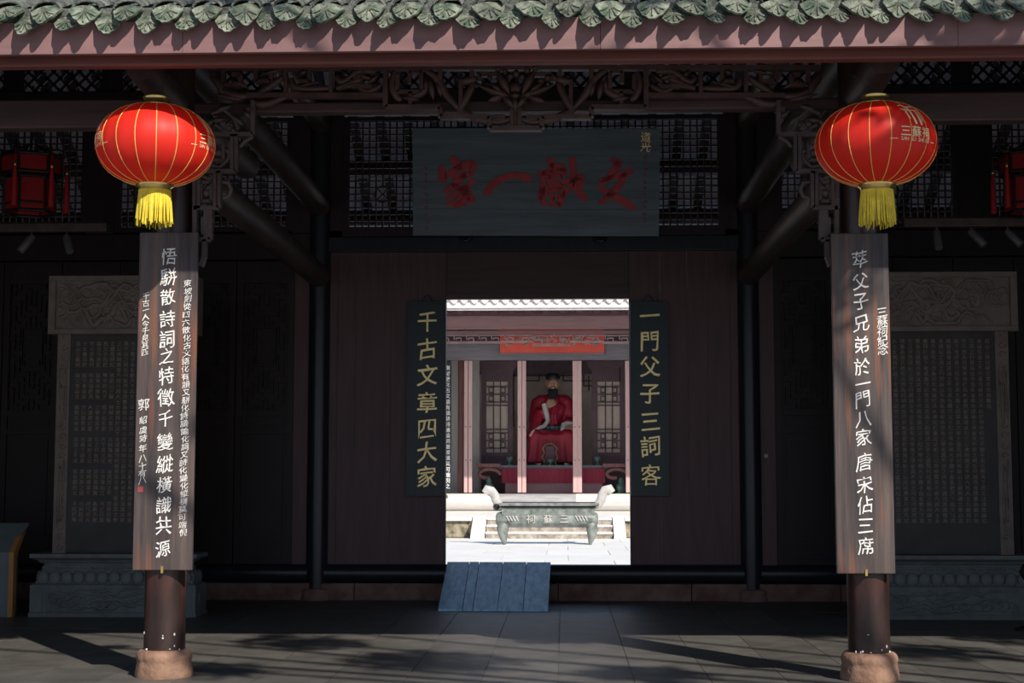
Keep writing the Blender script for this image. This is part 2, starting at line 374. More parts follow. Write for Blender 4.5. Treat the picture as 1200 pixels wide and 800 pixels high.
def stroke_into(mb, pts, widths, tf, depth):
    """a brush stroke: flat ribbon with round ends of varying width; tf maps (u, v) to a point"""
    P = [Vector((p[0], p[1])) for p in pts]
    Q = []; Wd = []
    for i in range(len(P) - 1):
        p0 = P[max(i - 1, 0)]; p1 = P[i]; p2 = P[i + 1]; p3 = P[min(i + 2, len(P) - 1)]
        for k in range(5):
            t = k / 5
            Q.append(0.5 * ((2 * p1) + (p2 - p0) * t + (2 * p0 - 5 * p1 + 4 * p2 - p3) * t * t + (3 * p1 - p0 - 3 * p2 + p3) * t ** 3))
            Wd.append(widths[i] * (1 - t) + widths[i + 1] * t)
    Q.append(P[-1]); Wd.append(widths[-1])
    L, R = [], []
    for i, q in enumerate(Q):
        t = (Q[min(i + 1, len(Q) - 1)] - Q[max(i - 1, 0)]).normalized(); nn = Vector((-t.y, t.x))
        L.append(q + nn * Wd[i] / 2); R.append(q - nn * Wd[i] / 2)
    def cap(c, d, wd):
        a0 = math.atan2(d.y, d.x); return [c + Vector((math.cos(a0 + a), math.sin(a0 + a))) * wd / 2 for a in (PI / 3, PI / 6, 0, -PI / 6, -PI / 3)]
    endc = cap(Q[-1], (Q[-1] - Q[-2]).normalized(), Wd[-1]); st = cap(Q[0], (Q[0] - Q[1]).normalized(), Wd[0])
    n = len(Q)
    front = [tf(p.x, p.y, depth) for p in L + R]; back = [tf(p.x, p.y, 0) for p in L + R]
    fs = [(i, i + 1, n + i + 1, n + i) for i in range(n - 1)]
    fs += [(2 * n + i, 2 * n + i + 1, i + 1, i) for i in range(n - 1)] + [(n + i, n + i + 1, 3 * n + i + 1, 3 * n + i) for i in range(n - 1)]
    mb.add(front + back, fs)
    for capp, l, r in ((endc, L[-1], R[-1]), (st, R[0], L[0])):
        poly = [l] + capp + [r]
        k = len(poly)
        mb.add([tf(p.x, p.y, depth) for p in poly] + [tf(p.x, p.y, 0) for p in poly],
               [tuple(range(k))] + [(i, i + 1, i + 1 + k, i + k) for i in range(k - 1)])

def relief(mb, x0, x1, z0, z1, y, n, seed, r=0.012, sc=1.0):
    """carved low relief: cloud curls, sinuous bodies and bosses sunk into the face at y"""
    rr = random.Random(seed); W, H = x1 - x0, z1 - z0
    def cl(p): return Vector((min(max(p[0], x0 + r), x1 - r), y, min(max(p[1], z0 + r), z1 - r)))
    for k in range(n):
        cx, cz = x0 + W * (k + rr.uniform(0.2, 0.8)) / n, z0 + H * rr.uniform(0.15, 0.85)
        R = sc * rr.uniform(0.6, 1.1); sgn = rr.choice((-1, 1)); a0 = rr.uniform(0, 6.3)
        pts = []
        for i in range(14):
            t = i / 13; a = a0 + sgn * t * 7.5; rad = R * (1 - t) ** 0.8
            pts.append(cl((cx + math.cos(a) * rad, cz + math.sin(a) * rad)))
        mb.tube(pts, [r * (1.1 - 0.3 * i / 13) for i in range(14)], 6)
        mb.ell(cl((cx, cz)), r * 1.6, r * 1.2, r * 1.6, 8, 5)
    for k in range(max(2, n // 2)):
        ph = rr.uniform(0, 6.3); zc = z0 + H * (k + 0.6) / (max(2, n // 2) + 0.2); am = H * rr.uniform(0.08, 0.2)
        a, b = sorted((rr.uniform(0, 0.35), rr.uniform(0.6, 1)))
        pts = [cl((x0 + W * (a + (b - a) * i / 22), zc + am * math.sin(ph + i * 0.55) + am * 0.5 * math.sin(i * 1.3))) for i in range(23)]
        mb.tube(pts, [r * (0.7 + 1.4 * math.sin(PI * i / 22)) for i in range(23)], 6, 0.7)

# ================================================================== large structure
YW = 18.28                         # face of the panel wall
YO = 11.32                         # axis of the outer columns
CX = 2.6                          # half bay between columns
XL, XR = -8.2, 8.2

# ---- front yard and porch floor
tag(MB().box(-40, 40, -30, 8.8, -0.3, -0.02).build('ground', M['yard']), kind='structure')
fl = MB().box(XL, XR, 8.8, YW + 0.4, -0.3, -0.007).build('floor', M['joint']); tag(fl, kind='structure')
tw, tl, gap = 0.555, 1.988, 0.006
tm = MB().box(-tw / 2 + gap / 2, tw / 2 - gap / 2, -tl / 2 + gap / 2, tl / 2 - gap / 2, -0.04, 0).mesh('floor_tile', M['floor'])
ys = [14.77 + tl * k for k in (-3, -2, -1, 0, 1)]
for j, y0 in enumerate(ys):
    for i in range(-15, 14):
        x = 0.323 + tw * i + tw / 2
        if abs(x) > 8.1: continue
        yc = y0 + tl / 2
        o = inst('floor_slab', tm, fl, (x, min(yc, 99), random.uniform(-0.0012, 0.0)))
        o.rotation_euler = (random.uniform(-0.0008, 0.0008), random.uniform(-0.001, 0.001), 0)
# ---- red sandstone plinth under the panel wall, made of blocks
zb = zat(683, YW); zs = zat(661, YW)
pl = MB().box(XL, XR, YW + 0.02, YW + 0.35, 0, zb - 0.01).build('baseboard_back', M['redstone']); tag(pl, kind='structure')
x = XL
while x < XR:
    wd = random.uniform(1.0, 1.9); x1 = min(x + wd, XR)
    MB().box(x + 0.004, x1 - 0.004, YW - 0.13 + random.uniform(0, 0.01), YW + 0.03, 0, zb).build('stone_block', M['redstone'], pl, bevel=0.008)
    x = x1
# ---- round black ground sills between the columns
for (a, b, lab) in ((-CX + 0.1, CX - 0.1, 'round black ground beam under the central doorway'),
                    (-7.7, -CX - 0.1, 'round black ground beam behind the stele with the lectern beside it'),
                    (CX + 0.1, 7.7, 'round black ground beam behind the stele on the side of the door knob')):
    m_ = MB(); rz = (zs - zb) / 2
    m_.tube([(a, YW - 0.02, zb + rz), (b, YW - 0.02, zb + rz)], rz, 20)
    tag(m_.build('ground_beam', M['black'], origin=((a + b) / 2, YW, zb)), lab, 'beam')
# ---- the central panel wall round the doorway
zl0, zl1 = zat(295, YW), zat(277, YW)
dx0, dx1 = xat(522.5, YW, 500), xat(738, YW, 500); dz1 = zat(348, YW)
wb = thing('wall_back', (0, YW, zs)); tag(wb, kind='structure')
def board_row(parent, x0, x1, z0, z1, n, m, seed):
    rr = random.Random(seed); cuts = [x0 + (x1 - x0) * (k + (rr.uniform(-0.15, 0.15) if 0 < k < n else 0)) / n for k in range(n + 1)]
    for a, b in zip(cuts, cuts[1:]):
        y = YW + rr.uniform(0, 0.003)
        MB().box(a + 0.0015, b - 0.0015, y, YW + 0.05, z0, z1).build('wall_board', m, parent, origin=((a + b) / 2, YW, z0))
board_row(wb, -CX + 0.12, dx0 - 0.0, zs - 0.05, zl0, 4, M['panel'], 1)
board_row(wb, dx1 + 0.0, CX - 0.12, zs - 0.05, zl0, 4, M['panel'], 2)
board_row(wb, dx0 + 0.002, dx1 - 0.002, dz1, zl0, 1, M['panel_h'], 3)
MB().box(dx0 - 0.15, dx1 + 0.15, YW + 0.05, YW + 0.09, dz1 + 0.02, zl0 + 0.1).build('light_stop_board', M['panel'], wb)  # unseen board added to stop light leaking round the door header
for s in (-1, 1):
    MB().box(min(s * 2.5, s * 8.1), max(s * 2.5, s * 8.1), YW + 0.1, YW + 0.13, 0.1, zat(262, YW)).build('light_stop_board', M['panel'], wb)  # added out of sight behind the side bays to close light gaps
for xx in (dx0, dx1):
    sgn = -1 if xx < 0 else 1
    MB().box(min(xx, xx + sgn * 0.03), max(xx, xx + sgn * 0.03), YW - 0.006, YW + 0.09, zs - 0.05, dz1).build('door_jamb', M['panel'], wb)
MB().box(dx0, dx1, YW - 0.004, YW + 0.09, dz1 - 0.02, dz1 + 0.03).build('door_head', M['panel'], wb)
# side frames of the panels (flat stiles beside the columns)
for s in (-1, 1):
    MB().box(min(s * 2.47, s * 2.38), max(s * 2.47, s * 2.38), YW - 0.012, YW, zs - 0.05, zl0).build('stile', M['panel'], wb)
# ---- cross beams
def roundbeam(name, x0, x1, y, z, r, m, lab, sq=1.0):
    o = MB().tube([(x0, y, z), (x1, y, z)], r, 20, sq).build(name, m, origin=((x0 + x1) / 2, y, z)); tag(o, lab, 'beam'); return o
def sqbeam(name, x0, x1, y0, y1, z0, z1, m, lab):
    o = MB().box(x0, x1, y0, y1, z0, z1).build(name, m, origin=((x0 + x1) / 2, y0, z0), bevel=0.015); tag(o, lab, 'beam'); return o
sqbeam('lintel_beam', -CX + 0.1, CX - 0.1, YW - 0.07, YW + 0.1, zl0, zl1, M['black'], 'blue-black lintel beam running above the doorway panels')
zt0, zt1 = zat(270, YW), zat(136, YW)      # transom lattice height
ztop = zat(103, YW); zdi = zat(70, YW)     # diamond clerestory
for (a, b, lab) in ((-7.7, -CX - 0.1, 'dark beam over the carved doors behind the stele next to the lectern'), (CX + 0.1, 7.7, 'dark beam over the carved doors on the door-knob side')):
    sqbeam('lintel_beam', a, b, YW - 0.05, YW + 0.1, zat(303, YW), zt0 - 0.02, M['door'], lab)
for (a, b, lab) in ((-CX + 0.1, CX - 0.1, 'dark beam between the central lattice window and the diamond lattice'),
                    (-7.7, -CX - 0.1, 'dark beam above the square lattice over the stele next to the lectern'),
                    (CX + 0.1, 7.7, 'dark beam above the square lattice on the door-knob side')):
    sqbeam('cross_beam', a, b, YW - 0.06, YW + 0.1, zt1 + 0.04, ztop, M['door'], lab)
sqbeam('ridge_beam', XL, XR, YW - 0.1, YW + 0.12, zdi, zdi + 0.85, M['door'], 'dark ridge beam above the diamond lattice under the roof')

# ---- lattice windows
def lattice_window(name, x0, x1, z0, z1, seed, frame=0.07):
    t = thing(name, ((x0 + x1) / 2, YW, z0)); tag(t, kind='structure')
    f = MB()
    f.box(x0, x0 + frame, YW - 0.03, YW + 0.06, z0, z1).box(x1 - frame, x1, YW - 0.03, YW + 0.06, z0, z1)
    f.box(x0 + frame, x1 - frame, YW - 0.028, YW + 0.058, z0, z0 + 0.05).box(x0 + frame, x1 - frame, YW - 0.028, YW + 0.058, z1 - 0.05, z1)
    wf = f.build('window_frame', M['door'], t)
    a, b, c, d = x0 + frame, x1 - frame, z0 + 0.05, z1 - 0.05
    nx = max(4, round((b - a) / 0.083)); nz = round((d - c) / 0.083); dx = (b - a) / nx; dz = (d - c) / nz
    g = MB(); rr = random.Random(seed)
    skip = set()
    motifs = []
    k = 5
    while k + 5 < nx:
        motifs.append((k, nz // 4 + 1)); motifs.append((k + 5, 3 * nz // 4 - 1)); k += 11
    def inside(i, j):
        return any(abs(i - mi) + abs(j - mj) <= 1 for mi, mj in motifs)
    for i in range(nx + 1):
        j = 0
        while j < nz:
            if not (inside(i, j) and inside(i, j + 1)):
                j2 = j
                while j2 < nz and not (inside(i, j2) and inside(i, j2 + 1)): j2 += 1
                g.box(a + i * dx - 0.009, a + i * dx + 0.009, YW, YW + 0.03, c + j * dz, c + j2 * dz); j = j2
            else: j += 1
    for j in range(nz + 1):
        i = 0
        while i < nx:
            if not (inside(i, j) and inside(i + 1, j)):
                i2 = i
                while i2 < nx and not (inside(i2, j) and inside(i2 + 1, j)): i2 += 1
                g.box(a + i * dx, a + i2 * dx, YW + 0.004, YW + 0.026, c + j * dz - 0.009, c + j * dz + 0.009); i = i2
            else: i += 1
    for mi, mj in motifs:
        cx_, cz_ = a + mi * dx, c + mj * dz; R = 1.25 * dx
        g.tube([(cx_ + math.cos(q * PI / 4) * R, YW + 0.012, cz_ + math.sin(q * PI / 4) * R) for q in range(9)], 0.012, 5)
        for q in range(4):
            g.bar((cx_ + math.cos(q * PI / 2 + PI / 4) * R, YW + 0.014, cz_ + math.sin(q * PI / 2 + PI / 4) * R), (cx_, YW + 0.014, cz_), 0.016, 0.02)
        g.box(cx_ - 0.018, cx_ + 0.018, YW, YW + 0.03, cz_ - 0.018, cz_ + 0.018)
    g.build('lattice', M['lattice'], wf, kind='stuff')
lattice_window('window_1', -2.33, 2.33, zt0, zt1, 1)
for s, n0 in ((-1, 2), (1, 4)):
    lattice_window('window_%d' % n0, *sorted((s * 2.95, s * 5.15)), zt0, zt1, n0)
    lattice_window('window_%d' % (n0 + 1), *sorted((s * 5.5, s * 7.7)), zt0, zt1, n0 + 1)
    # posts between and beside the lattices
    for a, b in ((2.72, 2.95), (5.15, 5.5)):
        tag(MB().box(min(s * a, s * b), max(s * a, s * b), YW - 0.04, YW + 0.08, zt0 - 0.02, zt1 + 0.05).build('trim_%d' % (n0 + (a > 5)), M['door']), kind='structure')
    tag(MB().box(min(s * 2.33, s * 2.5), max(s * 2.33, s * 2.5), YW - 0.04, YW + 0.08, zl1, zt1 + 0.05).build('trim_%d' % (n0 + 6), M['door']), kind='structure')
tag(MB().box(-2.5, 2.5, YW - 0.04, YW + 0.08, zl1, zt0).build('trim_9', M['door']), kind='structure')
# diamond lattice clerestory
def diamond_window(name, x0, x1):
    t = thing(name, ((x0 + x1) / 2, YW, ztop)); tag(t, kind='structure')
    f = MB(); st = 1.1; k = x0
    g = MB(); h = zdi - ztop; stp = 0.16
    nseg = max(1, round((x1 - x0) / 1.25)); L = (x1 - x0) / nseg
    for q in range(nseg):
        a, b = x0 + q * L + 0.12, x0 + (q + 1) * L - 0.12
        f.box(x0 + q * L, a, YW - 0.03, YW + 0.05, ztop, zdi).box(b, b + 0.12, YW - 0.03, YW + 0.05, ztop, zdi)
        n = round((b - a + h) / stp)
        for i in range(n + 1):
            for sg in (1, -1):
                # diagonal clipped to the light
                xs = a - h + i * stp if sg > 0 else a + i * stp
                p, q2 = (xs, ztop), (xs + sg * h, zdi)
                t0, t1 = 0.0, 1.0
                dxx = q2[0] - p[0]
                for lim, lo in ((a, True), (b, False)):
                    tt = (lim - p[0]) / dxx
                    if (dxx > 0) == lo: t0 = max(t0, tt)
                    else: t1 = min(t1, tt)
                if t1 - t0 > 0.05:
                    g.bar((p[0] + dxx * t0, YW + 0.01, ztop + h * t0), (p[0] + dxx * t1, YW + 0.01, ztop + h * t1), 0.036, 0.03)
    wf = f.build('window_frame', M['door'], t)
    g.build('lattice', M['lattice'], wf, kind='stuff')
diamond_window('window_6', -2.45, 2.45); diamond_window('window_7', -7.7, -2.75); diamond_window('window_8', 2.75, 7.7)

# ---- carved door leaves of the side bays
zq = lambda py: zat(py, YW)
def leaf_meshes():
    W_ = 0.72; hw = W_ / 2 - 0.006
    f = MB(); rows = [661, 655, 638, 634, 508, 503, 487, 480, 330, 305]
    z = [zq(v) for v in rows]
    sw = 0.075
    f.box(-hw, -hw + sw, -0.02, 0.04, z[0], z[9]).box(hw - sw, hw, -0.02, 0.04, z[0], z[9])
    for a, b in ((z[0], z[1]), (z[2], z[3]), (z[4], z[5]), (z[6], z[7]), (z[8], z[9])):
        f.box(-hw + sw, hw - sw, -0.018, 0.038, a, b)
    p = []
    for a, b in ((z[1], z[2]), (z[3], z[4]), (z[5], z[6])):
        q = MB(); q.box(-hw + sw, hw - sw, 0.01, 0.03, a, b)
        q.box(-hw + sw + 0.05, hw - sw - 0.05, -0.006, 0.01, a + min(0.05, (b - a) * 0.25), b - min(0.05, (b - a) * 0.25))
        p.append(q)
    l = MB(); x0, x1, a, b = -hw + sw, hw - sw, z[7], z[8]
    l.box(x0, x1, 0.03, 0.04, a, b)
    rr = random.Random(5); n, m = 9, 23; dx = (x1 - x0) / n; dz = (b - a) / m
    for i in range(n + 1):
        for j in range(m):
            k = min(i, n - i)
            if (k * 7 + j * 3) % 5 in (0, 1, 3) and not (2 < i < n - 2 and 8 < j < 15):
                l.box(x0 + i * dx - 0.007, x0 + i * dx + 0.007, -0.006, 0.03, a + j * dz, a + (j + 1) * dz)
    for j in range(m + 1):
        for i in range(n):
            k = min(i, n - 1 - i)
            if (k * 5 + min(j, m - j) * 3) % 4 in (0, 2) and not (2 < i < n - 3 and 8 < j < 15):
                l.box(x0 + i * dx, x0 + (i + 1) * dx, -0.006, 0.03, a + j * dz - 0.007, a + j * dz + 0.007)
    cxm, czm = (x0 + x1) / 2, (a + b) / 2
    l.box(x0 + 2.4 * dx, x1 - 2.4 * dx, -0.008, 0.03, czm - 3.6 * dz, czm - 3.3 * dz).box(x0 + 2.4 * dx, x1 - 2.4 * dx, -0.008, 0.03, czm + 3.3 * dz, czm + 3.6 * dz)
    l.box(x0 + 2.4 * dx, x0 + 2.6 * dx, -0.008, 0.03, czm - 3.3 * dz, czm + 3.3 * dz).box(x1 - 2.6 * dx, x1 - 2.4 * dx, -0.008, 0.03, czm - 3.3 * dz, czm + 3.3 * dz)
    return f.mesh('frame', M['door']), [q.mesh('panel', M['door']) for q in p], l.mesh('carved_lattice', M['door'])
fm, pm, lm = leaf_meshes(); dn = 1
for s in (-1, 1):
    tag(MB().box(min(s * 2.72, s * 2.9), max(s * 2.72, s * 2.9), YW - 0.04, YW + 0.08, zs - 0.05, zq(303)).build('trim_%d' % (11 + (s > 0)), M['panel']), kind='structure')
    for k in range(6):
        x = s * (2.9 + 0.36 + 0.72 * k)
        t = thing('door_%d' % dn, (x, YW, 0)); tag(t, kind='structure'); dn += 1
        inst('frame', fm, t, (x, YW, 0)); inst('carved_lattice', lm, t, (x, YW, 0))
        for q in pm: inst('panel', q, t, (x, YW, 0))
    tag(MB().box(min(s * 7.22, s * 7.7), max(s * 7.22, s * 7.7), YW - 0.02, YW + 0.08, zs - 0.05, zq(303)).build('trim_%d' % (13 + (s > 0)), M['panel']), kind='structure')
kp = at(898, 534, YW - 0.06)
k_ = MB().ell(kp, 0.028, 0.02, 0.028, 14, 8)
k_.cyl(kp, kp + Vector((0, 0.06, 0)), 0.012)
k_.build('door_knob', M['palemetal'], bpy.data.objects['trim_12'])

# ---- side walls of the porch, rear corner walls
for s, nm in ((-1, 'wall_left'), (1, 'wall_right')):
    tag(MB().box(min(s * 8.2, s * 8.4), max(s * 8.2, s * 8.4), 10.4, 24.0, -0.1, 7.6).build(nm, M['plaster']), kind='structure')

# ---- roof: front slope with eave tiles, rear slope with a pale soffit
YE, ZE = 9.78, zat(16, 9.64)                  # eave edge
ZR, YR = zdi + 0.95, YW                        # ridge
sl_ = (ZR - (ZE + 0.03)) / (YR - YE)
def zroof(y): return ZE + 0.02 + (y - YE) * sl_
ce = MB().prismx([(YE, zroof(YE)), (YR, zroof(YR)), (YR, zroof(YR) + 0.1), (YE, zroof(YE) + 0.05)], -9, 9).build('ceiling', M['ceil']); tag(ce, kind='structure')
rm = MB().prismx([(YE + 0.1, zroof(YE + 0.1) - 0.075), (YR, zroof(YR) - 0.075), (YR, zroof(YR) - 0.002), (YE + 0.1, zroof(YE + 0.1) - 0.002)], -0.045, 0.045).mesh('rafter', M['beam'])
for k in range(-21, 22): inst('rafter', rm, ce, (k * 0.4, 0, 0))
rc = MB().prismx([(YR + 0.1, ZR), (22.4, 5.1), (22.4, 5.2), (YR + 0.1, ZR + 0.12)], -8.2, 8.2).build('ceiling_rear', M['pale']); tag(rc, kind='structure')
d = Vector((0, 22.4 - YR - 0.1, 5.1 - ZR)); hl = d.length / 2 - 0.05; d.normalize(); nn_ = Vector((0, -d.z, d.y))
rm2 = MB(); c0 = Vector((0, (YR + 0.1 + 22.4) / 2, (ZR + 5.1) / 2)) - Vector((0, nn_.y, nn_.z)) * -0.0
sd = -1 if nn_.z > 0 else 1
rm2.obox(c0 + nn_ * (sd * 0.06), (0.055, 0, 0), d * hl, nn_ * 0.055); rm2m = rm2.mesh('rafter', M['beam'])
for k in range(-21, 22): inst('rafter', rm2m, rc, (k * 0.37 + 0.1, c0.y, c0.z)); 
for o in list(rc.children):
    o.location = Vector((o.location.x, 0, 0))
for yp in (YR + 2.6, YR + 3.5):
    zp = ZR + (5.1 - ZR) * (yp - YR - 0.1) / (22.3 - YR) - 0.26
    MB().tube([(-8, yp, zp), (8, yp, zp)], 0.12, 16).build('purlin', M['beam'], rc)

roof = thing('tiled_roof', (0, YE, ZE), 'mossy green tiled eave above the plum fascia at the top of the view', 'roof')
# fan-ended tiles: upper row (cover ends) and lower row (drip ends)
def fan(w_, h_, th, point=0.0, scal=5):
    pts = []
    n = 13
    for i in range(n):
        t = i / (n - 1); x_ = (t - 0.5) * w_
        pts.append((x_, h_ * 0.16 * math.cos(PI * (t - 0.5))))
    for i in range(n * 2):
        t = 1 - i / (n * 2 - 1); x_ = (t - 0.5) * w_
        e = (1 - abs(2 * t - 1) ** 2.0) ** 0.62
        pts.append((x_, -h_ * (e * (1 - point) + point * (1 - abs(2 * t - 1))) - 0.004 * math.cos(scal * 2 * PI * t)))
    return pts
def tile_end(w_, h_, point, tilt, arch):
    m_ = MB(); P = fan(w_, h_, 0.02, point)
    cz = -h_ * 0.35
    n = len(P)
    def tr(x_, z_, y_):
        # lean the face forward at its foot, bow it sideways
        return Vector((x_, y_ - (-z_) * tilt + (x_ / w_) ** 2 * 0.10, z_ + arch * 0))
    front = [tr(x_, z_, 0) for x_, z_ in P]; inner = [tr(x_ * 0.82, cz + (z_ - cz) * 0.80, 0.008) for x_, z_ in P]
    back = [tr(x_, z_, 0.03) for x_, z_ in P]
    m_.add(front + inner + back, [(i, (i + 1) % n, n + (i + 1) % n, n + i) for i in range(n)] + [(i, 2 * n + i, 2 * n + (i + 1) % n, (i + 1) % n) for i in range(n)])
    m_.add(inner + [tr(0, cz, -0.006)], [(i, (i + 1) % n, n) for i in range(n)], True)
    for q in range(5):   # raised petal ribs
        a = PI * (0.12 + 0.19 * q); m_.tube([tr(0, cz * 0.5, -0.004), tr(math.cos(a) * w_ * 0.36, cz * 0.5 - math.sin(a) * h_ * 0.62, -0.004)], [0.010, 0.006], 5)
    return m_
def curved_body(w_, L, up, th=0.022):
    """half-round roof tile running back up the slope"""
    m_ = MB(); n = 9; ringA = []
    for y_ in (0.0, L):
        o_, i_ = [], []
        for k in range(n):
            a = PI * (k / (n - 1)); x_ = -math.cos(a) * w_ / 2; z_ = math.sin(a) * w_ * 0.27 * up
            o_.append(Vector((x_, y_, z_ + y_ * sl_))); i_.append(Vector((x_ * 0.9, y_, z_ * 0.86 - th * 0.5 + y_ * sl_)))
        ringA.append((o_, i_))
    vs = ringA[0][0] + ringA[0][1] + ringA[1][0] + ringA[1][1]
    fs = []
    for k in range(n - 1):
        fs += [(k, k + 1, 2 * n + k + 1, 2 * n + k), (n + k, n + k + 1, 3 * n + k + 1, 3 * n + k), (k, k + 1, n + k + 1, n + k), (2 * n + k, 2 * n + k + 1, 3 * n + k + 1, 3 * n + k)]
    m_.add(vs, fs, True)
    return m_
SPX = 0.268
upm = [tile_end(0.212, 0.128 + 0.012 * v, 0.2 + 0.2 * v, 0.75, 1).mesh('cover_tile_end', M['tile']) for v in range(3)]
lowm = [tile_end(0.178, 0.108 + 0.010 * v, 0.05 + 0.2 * v, 0.85, -1).mesh('drip_tile_end', M['tile']) for v in range(3)]
cov = curved_body(0.20, 0.20, 1).mesh('cover_tile', M['tilerow']); pan = curved_body(0.17, 0.22, -1).mesh('pan_tile', M['tilerow'])
thin = curved_body(0.20, 0.10, 1).mesh('cover_tile', M['tilerow'])
stuff_c = MB()
x_first = xat(75, YE - 0.1, 25) - SPX * 3
for k in range(64):
    xx = x_first + SPX * (k - 16)
    if abs(xx) > 8.6: continue
    slope_z = 0.0
    vis = -3.6 < xx < 4.6
    for kind_ in (0, 1):
        x0_ = xx + (SPX / 2 if kind_ == 0 else 0)
        j = random.uniform(-0.01, 0.01)
        if kind_ == 0:
            inst('cover_tile_end', random.choice(upm), roof, (x0_ + j, YE - 0.06, ZE + 0.095 + random.uniform(-0.006, 0.006)), (random.uniform(-0.12, 0.12), random.uniform(-0.12, 0.12), random.uniform(-0.2, 0.25)), (random.uniform(0.94, 1.06),) * 3)
            for q in range(4):
                inst('cover_tile', cov if q else thin, roof, (x0_ + j, YE - 0.045 + q * 0.085, ZE + 0.105 + q * 0.085 * sl_ + 0.006 * q), (0, random.uniform(-0.03, 0.03), random.uniform(-0.05, 0.05)))
        else:
            inst('drip_tile_end', random.choice(lowm), roof, (x0_ + j, YE - 0.045, ZE + 0.030 + random.uniform(-0.005, 0.005)), (random.uniform(-0.1, 0.1), random.uniform(-0.08, 0.08), random.uniform(-0.2, 0.2)), (random.uniform(0.92, 1.08),) * 3)
            for q in range(2):
                inst('pan_tile', pan, roof, (x0_ + j, YE - 0.03 + q * 0.12, ZE + 0.05 + q * 0.12 * sl_ + 0.01 * q), (0, random.uniform(-0.03, 0.03), 0))
    for q in range(52):   # the rest of the rows, up to the ridge
        y_ = YE + 0.24 + q * 0.16
        z_ = zroof(y_) + 0.06
        a = SPX / 2
        for sgn, x0_, hh in ((1, xx + a, 0.05), (-1, xx, -0.0)):
            stuff_c.add([(x0_ - 0.09, y_, z_), (x0_ - 0.05, y_, z_ + 0.8 * hh + 0.005), (x0_ + 0.05, y_, z_ + 0.8 * hh + 0.005), (x0_ + 0.09, y_, z_),
                         (x0_ - 0.09, y_ + 0.18, z_ + 0.18 * sl_ - 0.01), (x0_ - 0.05, y_ + 0.18, z_ + 0.8 * hh + 0.18 * sl_ - 0.005), (x0_ + 0.05, y_ + 0.18, z_ + 0.8 * hh + 0.18 * sl_ - 0.005), (x0_ + 0.09, y_ + 0.18, z_ + 0.18 * sl_ - 0.01)],
                        [(0, 1, 5, 4), (1, 2, 6, 5), (2, 3, 7, 6), (0, 3, 2, 1)])
stuff_c.build('roof_tile_rows', M['tilerow'], roof, kind='stuff')
# mortar bed that closes the gaps behind the tile ends
MB().box(-8.8, 8.8, YE - 0.01, YE + 0.10, ZE + 0.02, ZE + 0.11).build('mortar_bed', M['tilerow'], roof)
# fascia board and the red board behind it
zf0 = zat(57.5, 9.75); zf1 = zat(25, 9.75)
fa = thing('fascia_board', (0, 9.76, zf0), 'long plum-painted fascia board with tile shadows, just under the roof tiles', 'fascia')
cuts = [-8.6, -5.1, -2.15, 0.62, 2.95, 5.6, 8.6]
for a, b in zip(cuts, cuts[1:]):
    MB().box(a + 0.001, b - 0.001, 9.76, 9.80, zf0, ZE + 0.015).build('board', M['fascia'], fa, bevel=0.003)
er = sqbeam('eave_board', -8.6, 8.6, 9.92, 10.02, zat(72.5, 9.92), zf1 - 0.01, M['redboard'], 'red-brown eave board behind and below the plum fascia')

# ---- columns
SHAFT = [None]
def column(name, x, y, r, z0, z1, m, lab, base_r, base_h, bm, grp):
    t = thing(name, (x, y, 0), lab, 'column', grp)
    SHAFT[0] = MB().lathe((x, y, 0), [(r, z0), (r * 1.0, z0 + 1.5), (r * 0.97, z1)], 32).build('shaft', m, t)
    R = base_r; H = base_h
    MB().lathe((x, y, 0), [(R * 0.99, 0), (R * 1.0, H * 0.15), (R * 0.95, H * 0.45), (R * 0.93, H * 0.56), (R * 0.95, H * 0.64), (R * 0.965, H * 0.72), (R * 0.955, H * 0.82), (R * 0.91, H * 0.92), (R * 0.83, H * 0.985), (r * 1.02, H), (r * 0.5, H)], 32).build('stone_base', bm, t, label='rounded sandstone base')
    return t
for s, lab in ((-1, 'front column behind the board signed with a red seal'), (1, 'front column behind the board with the white-lettered family couplet, without a seal')):
    c = column('outer_column', s * CX, YO, 0.152, 0.19, 4.72, M['outer'], lab, 0.213, 0.20, M['rawstone'], 'outer columns')
    ch = MB()
    for k in range(9):
        a = random.uniform(-PI * 0.85, -PI * 0.15); z = 0.205 + random.random() ** 4 * 0.16; r_ = 0.1525; h = random.uniform(0.004, 0.013)
        ch.ell((s * CX + math.cos(a) * r_, YO + math.sin(a) * r_, z), random.uniform(0.004, 0.009), 0.004, h, 7, 5)
    ch.build('paint_chips', M['chip'], SHAFT[0], kind='stuff')
for s, lab in ((-1, 'black inner column between the doorway panels and the stele with the lectern'), (1, 'black inner column next to the small round door knob')):
    column('inner_column', s * CX, YW - 0.02, 0.128, 0.12, 6.2, M['black'], lab, 0.20, 0.14, M['redstone'], 'inner columns')

